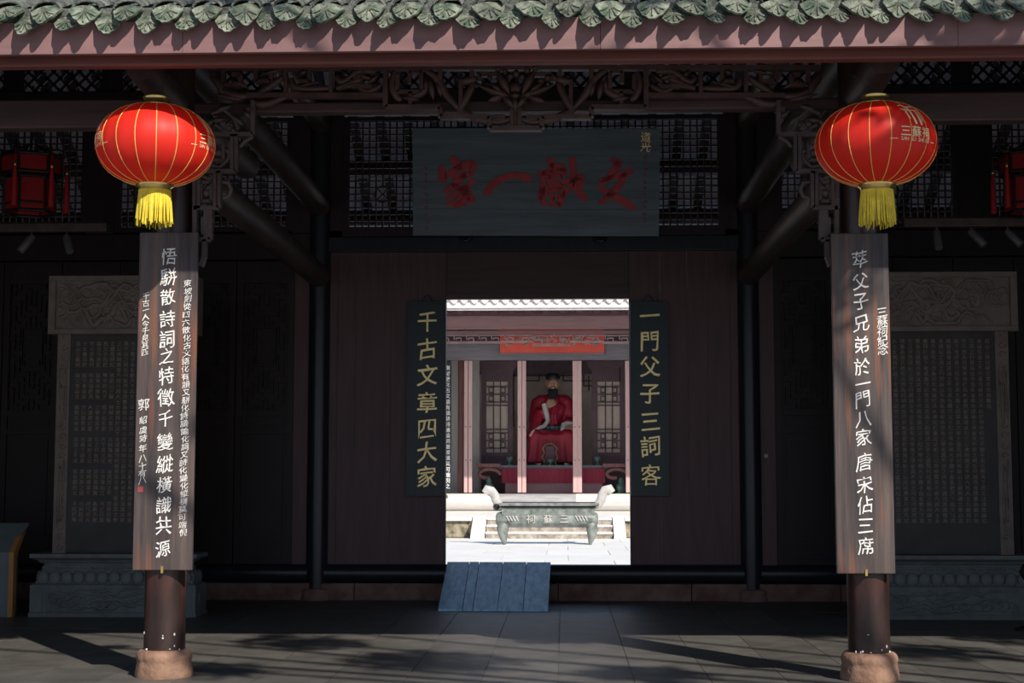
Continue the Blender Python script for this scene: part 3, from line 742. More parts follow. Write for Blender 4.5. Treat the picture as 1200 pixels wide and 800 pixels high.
# ---- tie beams from outer to inner columns, cantilevers, architraves
def tiebeam(s, py, r, lab, y0=YO + 0.12, y1=YW - 0.12, dz0=0.0, m='beam'):
    z = zat(py, YW - 0.3)
    mb = MB().tube([(s * CX, y0, z + dz0), (s * CX, (y0 + y1) / 2, z + dz0 / 2 + 0.03), (s * CX, y1, z)], [r * 0.95, r * 1.05, r], 20)
    if dz0 == 0.001:
        pass
    o = mb.build('tie_beam', M[m], origin=(s * CX, y0, z)); tag(o, lab, 'beam'); return o
for s, side in ((-1, 'sealed-board'), (1, 'door-knob')):
    tiebeam(s, 320, 0.135, 'lowest round tie beam running back through the porch on the %s side' % side)
    tiebeam(s, 236, 0.135, 'middle round tie beam running back through the porch on the %s side' % side)
    tiebeam(s, 138, 0.12, 'uppermost round tie beam running back under the roof on the %s side' % side)
    # cantilever arm that carries the eave
    zc = zat(80, 10.55)
    c = MB().tube([(s * CX, 10.35, zc), (s * CX, YO + 0.1, zc - 0.05), (s * CX, YO + 2.6, zc + 0.02)], [0.115, 0.13, 0.13], 20)
    tag(c.build('cantilever_beam', M['beam'], origin=(s * CX, 10.4, zc)), 'round beam end jutting forward above the round red lantern on the %s side' % side, 'beam')
za0, za1 = zat(147, YO), zat(118, YO)
for s, side in ((-1, 'sealed-board'), (1, 'door-knob')):
    a, b = sorted((s * (CX + 0.12), s * 7.9))
    sqbeam('architrave', a, b, YO - 0.05, YO + 0.1, za0, za1 + 0.03, M['beamx'], 'brown architrave running behind the round lantern out of the frame on the %s side' % side)
    a, b = sorted((s * (CX + 0.1), s * 7.9))
    zsh0, zsh1 = zat(268, 15.6), zat(257, 15.6)
    x0_, x1_ = (-7.9, xat(118, 15.6)) if s < 0 else (xat(1066, 15.6), 7.9)
    sqbeam('hanging_rail', x0_, x1_, 15.6, 15.7, zsh0, zsh1, M['beam'], 'brown rail under the hanging palace lantern on the %s side, above the stele' % side)
sqbeam('frieze_beam', -CX + 0.12, CX - 0.12, YO + 0.02, YO + 0.14, zat(129.5, YO + 0.02), zat(117, YO + 0.02), M['beamx'], 'plum beam behind the carved lotus frieze')
# purlin above
roundbeam('eave_purlin', -8.4, 8.4, YO, zroof(YO) - 0.2, 0.1, M['beam'], 'round purlin under the rafters above the lotus frieze')

# ================================================================== courtyard beyond the doorway
ZC = -0.15
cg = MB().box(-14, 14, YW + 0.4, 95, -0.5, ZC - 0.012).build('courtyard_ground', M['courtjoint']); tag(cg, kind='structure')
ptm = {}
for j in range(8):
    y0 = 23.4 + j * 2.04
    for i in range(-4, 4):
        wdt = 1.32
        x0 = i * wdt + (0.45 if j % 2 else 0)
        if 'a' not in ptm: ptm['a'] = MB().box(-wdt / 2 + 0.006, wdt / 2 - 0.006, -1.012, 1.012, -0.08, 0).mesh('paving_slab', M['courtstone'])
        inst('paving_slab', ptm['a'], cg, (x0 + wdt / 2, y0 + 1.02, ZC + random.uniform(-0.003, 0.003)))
# steps, platform
YS = 39.6
ZP = 0.353; ZF = 0.80
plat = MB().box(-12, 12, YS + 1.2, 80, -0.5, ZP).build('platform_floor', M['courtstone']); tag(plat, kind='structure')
sx0, sx1 = xat(568.5, YS, 600) - 0.09, xat(718.5, YS, 600) + 0.04
stp = thing('stone_steps', (0, YS, ZC), 'three weathered stone steps behind the bronze burner', 'steps')
for k in range(3):
    MB().box(sx0 + 0.1, sx1 - 0.05, YS + 0.4 * k, YS + 1.25, ZC - 0.05, ZC + 0.168 * (k + 1) - 0.03).build('riser', M['stepstone'], stp)
    MB().box(sx0 + 0.1, sx1 - 0.05, YS + 0.4 * k - 0.02, YS + 0.4 * k + 0.42, ZC + 0.168 * (k + 1) - 0.05, ZC + 0.168 * (k + 1)).build('tread', M['courtstone'], stp, bevel=0.01)
for s, a, lab in ((-1, (552, 568), 'pale sloping stone cheek beside the mossy wall with a triangular shadow'), (1, (719, 733), 'pale sloping stone cheek at the far edge of the doorway')):
    x0, x1 = xat(a[0], YS), xat(a[1], YS)
    o = MB().prismx([(YS - 0.25, ZC), (YS - 0.25, ZC + 0.08), (YS + 1.1, ZP + 0.06), (YS + 1.3, ZP + 0.06), (YS + 1.3, ZC)], x0, x1).build('step_cheek', M['courtstone'], origin=((x0 + x1) / 2, YS, ZC))
    tag(o, lab, 'stone cheek')
for (a, b, lab) in ((-9, xat(553, YS + 0.9), 'low mossy stone wall seen at the bottom corner of the doorway'), (xat(732, YS + 0.9), 9, 'low mossy stone wall at the far side of the steps')):
    t = thing('low_wall', ((a + b) / 2, YS + 0.9, ZC), lab, 'wall')
    x = a
    while x < b - 0.05:
        wd = min(0.62, b - x)
        MB().box(x + 0.004, x + wd - 0.004, YS + 0.9 + random.uniform(0, 0.02), YS + 1.25, ZC, ZP - 0.07).build('stone_block', M['moss'], t, bevel=0.01)
        x += wd
    MB().box(a, b, YS + 0.82, YS + 1.28, ZP - 0.07, ZP + 0.02).build('coping', M['courtstone'], t)

# bronze rectangular incense burner
YB = 36.4
def bpx(px, py, Y=YB): return at(px, py, Y)
bx0, bx1 = bpx(581, 610).x, bpx(701, 610).x; bz0, bz1 = bpx(640, 617.5).z, bpx(640, 599).z
bc = (bx0 + bx1) / 2
bur = thing('incense_burner', (bc, YB, ZC), 'long grey bronze incense burner with raised characters standing in the courtyard', 'incense burner')
prof = []
b_ = MB(); rr_ = (bz1 - bz0) / 2; zc_ = (bz0 + bz1) / 2
pts = []; n = 15
for i in range(n):
    t = i / (n - 1); x_ = bx0 + (bx1 - bx0) * t; e = min(1, (1 - abs(2 * t - 1) ** 10)) ** 0.5
    pts.append(((x_, YB, zc_), rr_ * (0.55 + 0.45 * e)))
xs_ = [0, 0.01, 0.03, 0.06, 0.5, 0.94, 0.97, 0.99, 1]; es = [0.45, 0.75, 0.92, 1, 1, 1, 0.92, 0.75, 0.45]
b_.tube([(bx0 + (bx1 - bx0) * t, YB, zc_) for t in xs_], [rr_ * e for e in es], 28, 1.0)
bbody = b_.build('body', M['bronze'], bur)
fx0, fx1 = bpx(586, 590).x, bpx(699, 590).x
zn = [bpx(640, v).z for v in (601, 598, 594.5, 592.5, 589, 588)]
MB().box(fx0 + 0.05, fx1 - 0.05, YB - 0.16, YB + 0.16, zn[0] - 0.04, zn[2]).build('neck', M['bronze'], bur)
MB().box(fx0 + 0.02, fx1 - 0.02, YB - 0.13, YB + 0.14, zn[2], zn[3]).build('shaded_slit', M['hexblack'], bur)  # black block stands in for the shade in the slit below the rim
rim = MB().box(fx0 - 0.02, fx1 + 0.06, YB - 0.25, YB + 0.26, zn[3], zn[4]).build('rim', M['bronze'], bur, bevel=0.012)
MB().box(fx0 + 0.06, fx1 - 0.03, YB - 0.21, YB + 0.22, zn[4], zn[5]).build('ash_bed', M['halldark'], rim)
for s, pl_ in ((-1, [(590, 594), (584, 591), (581.5, 586), (579.5, 580), (576, 575.5), (571, 574.5), (568.5, 578)]), (1, [(695, 593), (701, 590.5), (704.5, 585), (706, 579), (709, 574.5), (714, 573.5), (717, 577.5)])):
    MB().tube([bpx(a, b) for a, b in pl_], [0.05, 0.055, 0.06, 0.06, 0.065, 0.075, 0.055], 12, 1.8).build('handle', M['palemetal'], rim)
MB().ell(bpx(582, 593.5), 0.085, 0.16, 0.075).build('handle_boss', M['hexblack'], rim)
for xp in (590, 693):
    for dy in (-0.18, 0.22):
        p = bpx(xp, 618); sgn = 1 if xp < 640 else -1
        MB().tube([(p.x, YB + dy, bz0 + 0.08), (p.x - 0.02 * sgn, YB + dy - 0.03, bz0 - 0.05), (p.x + 0.0 * sgn, YB + dy - 0.02, ZC + 0.16), (p.x + 0.03 * sgn, YB + dy - 0.05, ZC + 0.03), (p.x + 0.03 * sgn, YB + dy - 0.06, ZC)], [0.13, 0.14, 0.085, 0.04, 0.035], 10).build('leg', M['bronze'], bur)
yc_ = YB - rr_ * 0.98
for ch, xp in (('祠', 622), ('蘇', 642), ('三', 661)):
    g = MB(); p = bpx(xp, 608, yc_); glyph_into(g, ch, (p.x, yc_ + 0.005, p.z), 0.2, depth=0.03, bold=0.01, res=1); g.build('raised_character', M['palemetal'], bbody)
for xp in (600, 681):
    for q in range(4):
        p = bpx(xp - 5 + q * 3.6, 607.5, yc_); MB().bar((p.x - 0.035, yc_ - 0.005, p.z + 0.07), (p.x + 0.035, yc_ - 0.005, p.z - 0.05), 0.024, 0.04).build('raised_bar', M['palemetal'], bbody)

# ---- the shrine hall
YH = 48.8
def hp(px, py, Y=YH): return at(px, py, Y)
def hbox(px0, px1, py0, py1, Y0, Y1, mb=None):
    a, b = hp(px0, py1, Y0), hp(px1, py0, Y0)
    return (mb or MB()).box(a.x, b.x, Y0, Y1, a.z, b.z)
# threshold log, slabs
th = thing('hall_threshold', (0, YH, ZP), 'pale round threshold log across the front of the shrine hall', 'threshold')
c0 = hp(640, 588)
MB().tube([(-9, YH, c0.z), (-1.9, YH, c0.z)], 0.27, 20).build('log', M['palelog'], th)
MB().tube([(-1.9, YH, c0.z), (hp(675, 588).x, YH, c0.z)], 0.262, 20).build('worn_log', M['greylog'], th)
MB().tube([(hp(675, 588).x, YH, c0.z), (9, YH, c0.z)], 0.268, 20).build('log', M['palelog'], th)
hbox(480, 780, 599, 604, YH - 0.4, YH + 0.3).build('footing', M['courtstone'], th)
# floor and walls of the hall
tag(MB().box(-9, 9, YH + 0.3, 60, ZP, ZF).build('hall_floor', M['hallgrey']), kind='structure')
for s, nm in ((-1, 'hall_wall'), (1, 'hall_wall')):
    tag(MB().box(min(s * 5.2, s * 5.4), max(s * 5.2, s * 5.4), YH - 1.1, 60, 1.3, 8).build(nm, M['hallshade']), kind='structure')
tag(MB().box(-9, 9, 58, 58.2, ZF, 8).build('hall_wall', M['hallwall']), kind='structure')
tag(MB().box(-9, 9, YH + 0.3, 60, 8.0, 8.2).build('hall_ceiling', M['halldark']), kind='structure')
for s, nm in ((-1, 'courtyard_wall'), (1, 'courtyard_wall')):
    tag(MB().box(min(s * 9, s * 9.3), max(s * 9, s * 9.3), 24.2, YH - 5, ZC, 4.2).build(nm, M['hallwall']), kind='structure')
# pink door posts in pairs
for k, px in enumerate((548.5, 611.5, 676.5, 738.5, 484)):
    labs = ['pair of pink door posts close to the dark vertical sign', 'pair of pink door posts beside the statue, hat side with the white sleeve', 'pair of pink door posts beside the resting hand of the statue', 'pair of pink door posts at the edge of the doorway', 'pair of pink door posts hidden beside the doorway']
    if k == 4: continue
    t = thing('door_posts', (hp(px, 560).x, YH, ZP), labs[k], 'door post', 'pink door posts of the hall')
    for s in (-1, 1):
        hbox(px + s * 2.6 - 2.3, px + s * 2.6 + 2.3, 422.5, 577, YH - 0.03, YH + 0.08).build('post', M['pinkpost'], t, bevel=0.01)
        for py in (500, 539): MB().ell(hp(px + s * 2.6, py, YH - 0.035), 0.02, 0.012, 0.02, 8, 5).build('stud', M['maroon'], t)
# lintel, frieze, beams, plaque
tag(hbox(440, 860, 402, 422, YH - 0.1, YH + 0.1).build('hall_lintel', M['hallgrey']), 'grey lintel beam right above the pink door posts', 'beam')
tag(hbox(440, 860, 369, 386, YH - 1.0, YH - 0.9).build('hall_fascia', M['hallbeam']), 'plum coloured beam under the fretwork strip of the shrine hall', 'beam')
tag(hbox(440, 860, 392, 402, YH + 0.05, YH + 0.12).build('hall_board', M['halldark']), 'dark board behind the carved frieze of the shrine hall', 'board')
def fret(mb, x0, x1, z0, z1, y, cell, wdt, dp):
    n = max(1, round((x1 - x0) / cell)); c = (x1 - x0) / n; h = z1 - z0
    for i in range(n):
        a = x0 + i * c
        P = [(0, 0.15), (0.75, 0.15), (0.75, 0.6), (0.35, 0.6), (0.35, 0.38)], [(0.0, 0.9), (0.2, 0.9), (0.2, 0.45)], [(0.2, 0.9), (1.0, 0.9)], [(0.75, 0.15), (1.0, 0.15)]
        for path in P:
            for (u, v), (u2, v2) in zip(path, path[1:]): mb.bar((a + u * c, y, z0 + v * h), (a + u2 * c, y, z0 + v2 * h), wdt, dp)
    mb.bar((x0, y, z0), (x1, y, z0), wdt, dp)
hf = thing('hall_fretwork', (0, YH - 1.0, 6), 'narrow fretwork strip directly under the bright tiles of the shrine hall', 'fretwork')
g = MB(); a, b = hp(480, 369, YH - 1.05), hp(800, 361, YH - 1.05); fret(g, a.x, b.x, a.z, b.z, YH - 1.05, 0.55, 0.035, 0.05); g.build('fretwork', M['halldark'], hf)
hbox(480, 800, 361, 369, YH - 1.0, YH - 0.96).build('backing', M['hallbeam'], hf)
hz = thing('hall_frieze', (0, YH - 0.55, hp(640, 392, YH - 0.55).z), 'stepped openwork frieze hanging in front of the vermilion plaque', 'frieze')
hbox(440, 860, 386.5, 392, YH - 0.6, YH - 0.5).build('rail', M['hallbeam'], hz)
ffr = MB(); Yf = YH - 0.55
for (p0, p1, q0, q1) in ((500, 588, 392, 402), (706, 790, 392, 402), (588, 624, 392, 401), (624, 668, 392, 405), (668, 706, 392, 401)):
    a, b = hp(p0, q1, Yf), hp(p1, q0, Yf); fret(ffr, a.x, b.x, a.z, b.z, Yf, 0.42, 0.035, 0.05)
rrn = random.Random(3)
for k in range(70):
    c = hp(rrn.uniform(590, 704), rrn.uniform(393, 401), Yf); ang = rrn.uniform(0, 6.3); l_ = rrn.uniform(0.08, 0.2)
    ffr.leaf(c, c + Vector((math.cos(ang) * l_, 0, math.sin(ang) * l_)), 0.07, 0.02)
ffr.build('openwork', M['hallfret'], hz, kind='stuff')
hpq = thing('vermilion_plaque', (hp(647, 414, YH - 0.3).x, YH - 0.3, hp(647, 414, YH - 0.3).z), 'vermilion horizontal plaque half hidden by openwork inside the shrine hall', 'plaque')
hbox(586, 708, 385, 414.5, YH - 0.20, YH - 0.11).build('board', M['hallred'], hpq, bevel=0.01)
hbox(585, 709, 413.5, 415.5, YH - 0.22, YH - 0.11).build('frame', M['hallgrey'], hpq)
g = MB()
for k in range(26):
    c = hp(rrn.choice((rrn.uniform(592, 640), rrn.uniform(655, 702))), rrn.uniform(396, 405), YH - 0.205); g.leaf(c, c + Vector((rrn.uniform(-0.22, 0.22), 0, rrn.uniform(-0.03, 0.06))), 0.05, 0.008)
g.build('painted_cloud', M['turq'], hpq, kind='stuff')
# hall roof tiles
hr = thing('hall_roof', (0, 43.5, 6.5), 'row of sunlit pale tiles on the eave of the shrine hall', 'roof')
zh0, zh1 = hp(640, 361, 43.5).z, hp(640, 348, 43.5).z
MB().prismx([(43.55, zh0 + 0.02), (54, zh1 + 4), (54, zh1 + 4.3), (43.55, zh1 + 0.05)], -9.5, 9.5).build('roof_deck', M['halltile'], hr)
MB().box(-9.5, 9.5, 43.6, 43.66, zh0 - 0.04, zh0 + 0.1).build('eave_board', M['halltile'], hr)
et = MB(); P = fan(0.26, 0.14, 0.02, 0.2); et.prism([(a, b) for a, b in P], -0.02, 0.02)
et.tube([(0, 0, 0.02), (0, 0.5, 0.32)], 0.07, 10)
etm = et.mesh('eave_tile', M['halltile'])
dt = MB(); P = fan(0.22, 0.12, 0.02, 0.3); dt.prism([(a, b) for a, b in P], -0.02, 0.02); dtm = dt.mesh('drip_tile', M['halltile'])
for k in range(-16, 18):
    x = k * 0.30 + 0.05
    inst('eave_tile', etm, hr, (x, 43.46, zh1 + 0.06), (0.25, 0, 0)); inst('drip_tile', dtm, hr, (x + 0.15, 43.5, zh1 - 0.07), (0.2, 0, 0))
# maroon column, grey side panel, dark sign
for px in (540.5, 753):
    x = hp(px, 500, YH + 0.5).x; t = MB().cyl((x, YH + 0.5, ZP), (x, YH + 0.5, 7.2), 0.11)
    tag(t.build('hall_column', M['maroon'], origin=(x, YH + 0.5, ZP)), 'maroon hall column behind the first pair of pink posts' if px < 600 else 'maroon hall column hidden beside the doorway edge', 'column')
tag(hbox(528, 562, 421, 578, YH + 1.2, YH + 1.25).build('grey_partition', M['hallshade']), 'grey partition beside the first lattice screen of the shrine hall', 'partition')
vs_ = thing('vertical_sign', tuple(hp(524, 577, YH - 0.4)), 'narrow dark vertical sign with white characters at the doorway edge', 'sign')
hbox(519.5, 529, 425, 577, YH - 0.45, YH - 0.38).build('board', M['teal'], vs_)
g = MB()
for k in range(22): glyph_into(g, '東坡散化古文語有韻駢詩議論詞變縱橫莫可端倪之'[k], hp(524.5, 431 + k * 6.6, YH - 0.455), 0.15, res=1, bold=0.01)
g.build('inscription', M['white'], vs_, kind='stuff')
# lattice screens with carved brackets
def screen(p0, p1, lab):
    t = thing('lattice_screen', tuple(hp((p0 + p1) / 2, 575, YH + 1.6)), lab, 'screen'); Y = YH + 1.6
    g = MB(); hbox(p0, p0 + 6, 430, 579.5, Y, Y + 0.1, g); hbox(p1 - 6, p1, 430, 579.5, Y, Y + 0.1, g); hbox(p0 + 6, p1 - 6, 430, 447, Y, Y + 0.1, g)
    hbox(p0 + 6, p1 - 6, 530, 535, Y, Y + 0.1, g); hbox(p0 + 6, p1 - 6, 535, 579.5, Y + 0.03, Y + 0.08, g); g.build('frame', M['halldark'], t)
    hbox(p0 + 6, p1 - 6, 446, 531, Y + 0.07, Y + 0.09).build('paper', M['hallwall'], t)
    g = MB(); xm = (p0 + p1) / 2; wv = 0.035
    def ln(a, b, c, d): g.bar(hp(a, b, Y + 0.04), hp(c, d, Y + 0.04), wv, 0.03)
    for q in (-4, 4): ln(xm + q, 447, xm + q, 531)
    for q in (453, 462, 471, 475, 503, 507, 516, 525): ln(p0 + 6, q, p1 - 6, q)
    for cy in (457, 467, 511, 521):
        for sx in (-7, 7): 
            ln(xm + sx - 2.5, cy - 3, xm + sx + 2.5, cy - 3); ln(xm + sx - 2.5, cy + 3, xm + sx + 2.5, cy + 3); ln(xm + sx - 2.5, cy - 3, xm + sx - 2.5, cy + 3); ln(xm + sx + 2.5, cy - 3, xm + sx + 2.5, cy + 3)
    g.build('lattice', M['halldark'], t)
    g = MB()
    for sx, pe in ((-1, p0), (1, p1)):
        a = [hp(pe, 423, Y), hp(pe + sx * 7, 423, Y), hp(pe + sx * 6, 428, Y), hp(pe + sx * 3, 431, Y), hp(pe, 436, Y)]
        g.prism([(v.x, v.z) for v in a], Y, Y + 0.08)
    hbox(p0, p1, 423, 430, Y, Y + 0.08, g)
    g.build('bracket', M['halldark'], t)
screen(564, 601, 'dark lattice screen on the white-sleeve side of the statue')
screen(694, 733, 'dark lattice screen on the resting-hand side of the statue')
# alcove behind the statue
YA = YH + 4.2
al = thing('statue_alcove', (0, YA, ZP), 'beige alcove panel with dark lattice lines behind the red-robed statue', 'panel')
a_, b_ = hp(560, 560, YA), hp(735, 432, YA); MB().box(a_.x, b_.x, YA, YA + 0.05, ZF, b_.z).build('panel', M['hallwall'], al)
g = MB()
for (a, b, c, d) in ((612, 440, 680, 440), (612, 446, 632, 446), (660, 446, 680, 446), (617, 434, 617, 440), (632, 434, 632, 446), (660, 434, 660, 446), (676, 434, 676, 440), (684, 434, 684, 452), (690, 440, 690, 458), (680, 446, 694, 446), (684, 452, 694, 452), (602, 434, 602, 500), (598, 440, 608, 440)):
    g.bar(hp(a, b, YA - 0.02), hp(c, d, YA - 0.02), 0.045, 0.03)
g.build('lattice', M['halldark'], al)
hbox(562, 735, 422, 438.5, YA - 0.4, YA - 0.3).build('carved_valance', M['halldark'], al)
# altar
YT = YH + 0.6
alt = thing('altar_table', tuple(hp(647, 577, YT)), 'long altar with a crimson skirt in front of the statue', 'altar')
hbox(592, 706, 564, 579, YT + 0.05, YT + 0.6).build('plinth', M['hallbeam'], alt)
hbox(560, 732, 545, 550, YT + 0.1, YT + 0.65).build('tabletop', M['hallgrey'], alt)
ztt = hp(640, 545, YT + 0.1).z
g = MB(); x0, x1 = hp(588, 560, YT).x, hp(709, 560, YT).x; z0, z1 = hp(640, 566, YT).z, hp(640, 549, YT).z; n = 90; vs = []; fs = []
for i in range(n + 1):
    y_ = YT + 0.03 * math.sin(i * 1.25) * (1 + 0.4 * math.sin(i * 0.37)); x = x0 + (x1 - x0) * i / n
    vs += [(x, YT, z1), (x, y_ - 0.02, z0)]
fs = [(2 * i, 2 * i + 2, 2 * i + 3, 2 * i + 1) for i in range(n)]
g.add(vs, fs, True); g.build('skirt', M['skirt'], alt)
for sx, px in ((1, 572), (-1, 721)):
    c = hp(px, 556, YT - 0.02)
    g = MB(); pts = [c + Vector((math.cos(a) * 0.42 * (1 - a / 9), 0, math.sin(a) * 0.22 * (1 - a / 9))) for a in [i * 0.5 for i in range(11)]]
    g.tube(pts, 0.07, 8); g.bar(c + Vector((-0.4, 0, 0.3)), c + Vector((0.4, 0, 0.3)), 0.12, 0.12); g.build('scroll_end', M['maroon'], alt)
for px, py, lab in ((573, 577, 'small dark green incense pot on the hall floor beside the first lattice screen'), (728, 577, 'small dark green incense pot on the hall floor at the doorway edge')):
    b = hp(px, py, YT - 0.17); b.z = ZF
    o = MB().lathe((b.x, YT - 0.17, b.z), [(0.16, 0), (0.18, 0.1), (0.1, 0.16), (0.17, 0.26), (0.15, 0.38), (0.07, 0.44), (0.1, 0.5), (0.03, 0.62)], 16).build('incense_pot', M['greenish'], origin=(b.x, YT - 0.17, b.z)); tag(o, lab, 'incense pot')
for px, lab in ((597, 'green candlestick on the altar by the white-sleeve side'), (645, 'green bowl on the altar below the gilded tablet'), (700, 'green candlestick on the altar by the resting-hand side')):
    b = hp(px, 546, YT + 0.3); b.z = ztt; h = 0.28 if px != 645 else 0.2
    o = MB().lathe((b.x, YT + 0.3, b.z), [(0.09, 0), (0.03, h * 0.3), (0.08, h * 0.55), (0.12, h * 0.8), (0.1, h)], 14).build('altar_vessel', M['greenish'], origin=(b.x, YT + 0.3, b.z)); tag(o, lab, 'altar vessel')
b = hp(644.5, 545, YT + 0.52); b.z = ztt
tb = thing('spirit_tablet', tuple(b), 'small gilded carved tablet standing before the statue knees', 'tablet')
g = MB(); g.box(b.x - 0.16, b.x + 0.16, b.y, b.y + 0.1, b.z, b.z + 0.65); g.build('tablet', M['halldark'], tb, bevel=0.03)
g = MB()
for s in (-1, 1):
    g.tube([b + Vector((s * x_, -0.02, z_)) for x_, z_ in ((0.2, 0), (0.17, 0.15), (0.27, 0.25), (0.18, 0.4), (0.24, 0.55), (0.12, 0.7), (0.0, 0.72))], 0.035, 8)
g.build('gilded_carving', M['chimera'], tb)

# ---- the seated statue
YSt = YH + 2.9
def sv(px, py, dy=0.0):
    p = at(px, py, YSt); return Vector((p.x, YSt + dy, p.z))
k0 = sv(646, 548)
st = thing('seated_statue', tuple(k0), 'seated statue in a crimson robe with black hat, hand at its beard, turquoise belt', 'statue')
S = F / YSt      # pixels per metre at the statue
def caps(mb, p, q, r0, r1):
    pts = [p.lerp(q, t / 4) for t in range(5)]; mb.tube(pts, [r0 + (r1 - r0) * t / 4 for t in range(5)], 12)
    mb.ell(p, r0, r0, r0, 12, 8); mb.ell(q, r1, r1, r1, 12, 8)
def fuse(name, mb, m, voxel, smooth=2):
    o = mb.build(name, m, st)
    r = o.modifiers.new('fuse', 'REMESH'); r.mode = 'VOXEL'; r.voxel_size = voxel; r.use_smooth_shade = True
    s_ = o.modifiers.new('smooth', 'SMOOTH'); s_.iterations = smooth; s_.factor = 0.5
    return o
hd = sv(648, 449.5, -0.05)
bd = MB()
bd.ell(hd, 0.22, 0.25, 0.30, 18, 14)
bd.ell(hd + Vector((0, -0.04, -0.17)), 0.16, 0.17, 0.17, 14, 10)
bd.ell(hd + Vector((0, -0.25, -0.02)), 0.038, 0.06, 0.09, 10, 8)
bd.ell(hd + Vector((0, -0.22, 0.08)), 0.15, 0.04, 0.03, 10, 8)
for s in (-1, 1):
    bd.ell(hd + Vector((s * 0.225, 0.02, 0.0)), 0.035, 0.07, 0.09, 10, 8)
    bd.ell(hd + Vector((s * 0.10, -0.19, -0.07)), 0.07, 0.05, 0.06, 10, 8)
bd.ell(hd + Vector((0, -0.225, -0.145)), 0.06, 0.03, 0.022, 10, 8)
caps(bd, hd + Vector((0, 0.02, -0.15)), sv(648, 470), 0.14, 0.17)
sh = [sv(630, 472, 0.0), sv(665, 472, 0.0)]
caps(bd, sh[0], sh[1], 0.2, 0.2)
caps(bd, sv(648, 474), sv(647, 508), 0.35, 0.33)
caps(bd, sh[0], sv(626, 492, -0.15), 0.17, 0.13); elL = sv(626, 492, -0.15); hL = sv(642, 477, -0.52)
caps(bd, elL, hL, 0.12, 0.06)
caps(bd, sh[1], sv(669, 493, -0.1), 0.17, 0.13); elR = sv(669, 493, -0.1); hR = sv(664, 501, -0.80)
caps(bd, elR, hR, 0.12, 0.06)
def hand(mb, c, fwd, up, side, k, curl):
    fwd, up = fwd.normalized(), up.normalized(); sd_ = fwd.cross(up).normalized() * side
    for q in range(4):
        base = c + sd_ * (q - 1.5) * 0.045 * k + fwd * 0.03 * k
        L_ = (0.075, 0.085, 0.08, 0.062)[q] * k
        d1 = (fwd - up * curl * 0.5).normalized(); d2 = (fwd * 0.4 - up * curl).normalized()
        caps(mb, c + sd_ * (q - 1.5) * 0.035 * k, base + fwd * 0.04 * k, 0.030 * k, 0.026 * k)
        caps(mb, base + fwd * 0.04 * k, base + fwd * 0.04 * k + d1 * L_, 0.024 * k, 0.020 * k)
        caps(mb, base + fwd * 0.04 * k + d1 * L_, base + fwd * 0.04 * k + d1 * L_ + d2 * L_ * 0.8, 0.020 * k, 0.017 * k)
    b0 = c - sd_ * 0.07 * k; caps(mb, b0, b0 - sd_ * 0.04 * k + fwd * 0.06 * k, 0.027 * k, 0.023 * k)
    caps(mb, b0 - sd_ * 0.04 * k + fwd * 0.06 * k, b0 - sd_ * 0.02 * k + fwd * 0.12 * k - up * 0.03 * k, 0.023 * k, 0.018 * k)
hand(bd, hL + Vector((0.03, -0.05, 0.04)), Vector((0.7, -0.2, 0.5)), Vector((-0.3, -0.8, 0.2)), 1, 1.45, 0.8)
hand(bd, hR + Vector((0.04, -0.05, 0.02)), Vector((0.75, -0.5, -0.35)), Vector((0.1, -0.5, 0.9)), -1, 1.6, 0.5)
for s, kx in ((-1, 628), (1, 667)):
    hip = sv(646 + s * 8, 511); kn = sv(kx, 512, -0.95); ft = sv(kx + s * 1, 543, -0.85)
    caps(bd, hip, kn, 0.26, 0.2); caps(bd, kn, ft, 0.19, 0.12)
fuse('body', bd, M['skin'], 0.022, 2)
rb = MB()
rb.ell(sv(647.5, 480), 0.60, 0.42, 0.42, 20, 14)
caps(rb, sv(647.5, 474), sv(647, 508, -0.02), 0.40, 0.46)
caps(rb, sv(634, 471), sv(662, 471), 0.25, 0.25)
caps(rb, sv(630, 473), sv(627, 492, -0.2), 0.23, 0.22); caps(rb, sv(627, 492, -0.2), hL + Vector((-0.14, 0.12, -0.14)), 0.22, 0.13)
caps(rb, sv(665, 473), sv(669, 493, -0.15), 0.23, 0.22); caps(rb, sv(669, 493, -0.15), hR + Vector((0.02, 0.22, 0.05)), 0.2, 0.15)
for k in range(8): # hanging sleeve of the raised arm
    rb.ell(sv(631 - k * 0.6, 486 + k * 2.6, -0.36 - 0.05 * k), 0.2, 0.16, 0.2, 12, 8)
for q in range(9):   # the lap and the skirt of the robe, knee to knee
    f_ = q / 8
    rb.ell(sv(629 + 36 * f_, 511, -0.55), 0.28, 0.62, 0.22, 14, 8)
for q in range(13):
    f_ = q / 12; x_ = 626 + 41 * f_; bow = abs(2 * f_ - 1)
    rb.tube([sv(x_, 510, -1.02 - 0.08 * bow), sv(646.5 + (x_ - 646.5) * 1.07, 526, -0.98 - 0.12 * bow), sv(646.5 + (x_ - 646.5) * 1.2, 541.5 + 1.0 * bow, -0.95 - 0.16 * bow)],
            [0.15, 0.125 + 0.025 * (q % 2), 0.13 + 0.035 * (q % 2)], 10)
for s_ in (-1, 1): rb.ell(sv(646.5 + s_ * 18.5, 512, -0.95), 0.30, 0.30, 0.26, 16, 10)
for q in range(4):
    rb.tube([sv(634 + q * 7, 474, -0.36), sv(639 + q * 4, 487, -0.47), sv(640 + q * 4.4, 499, -0.49)], 0.035, 8)
fuse('robe', rb, M['robe'], 0.03, 3)
bl = MB().lathe(sv(647.5, 501.5, -0.03), [(0.475, -0.06), (0.49, -0.03), (0.49, 0.03), (0.475, 0.06)], 30, 1, 0.97).build('belt', M['halldark'], st)
g = MB()
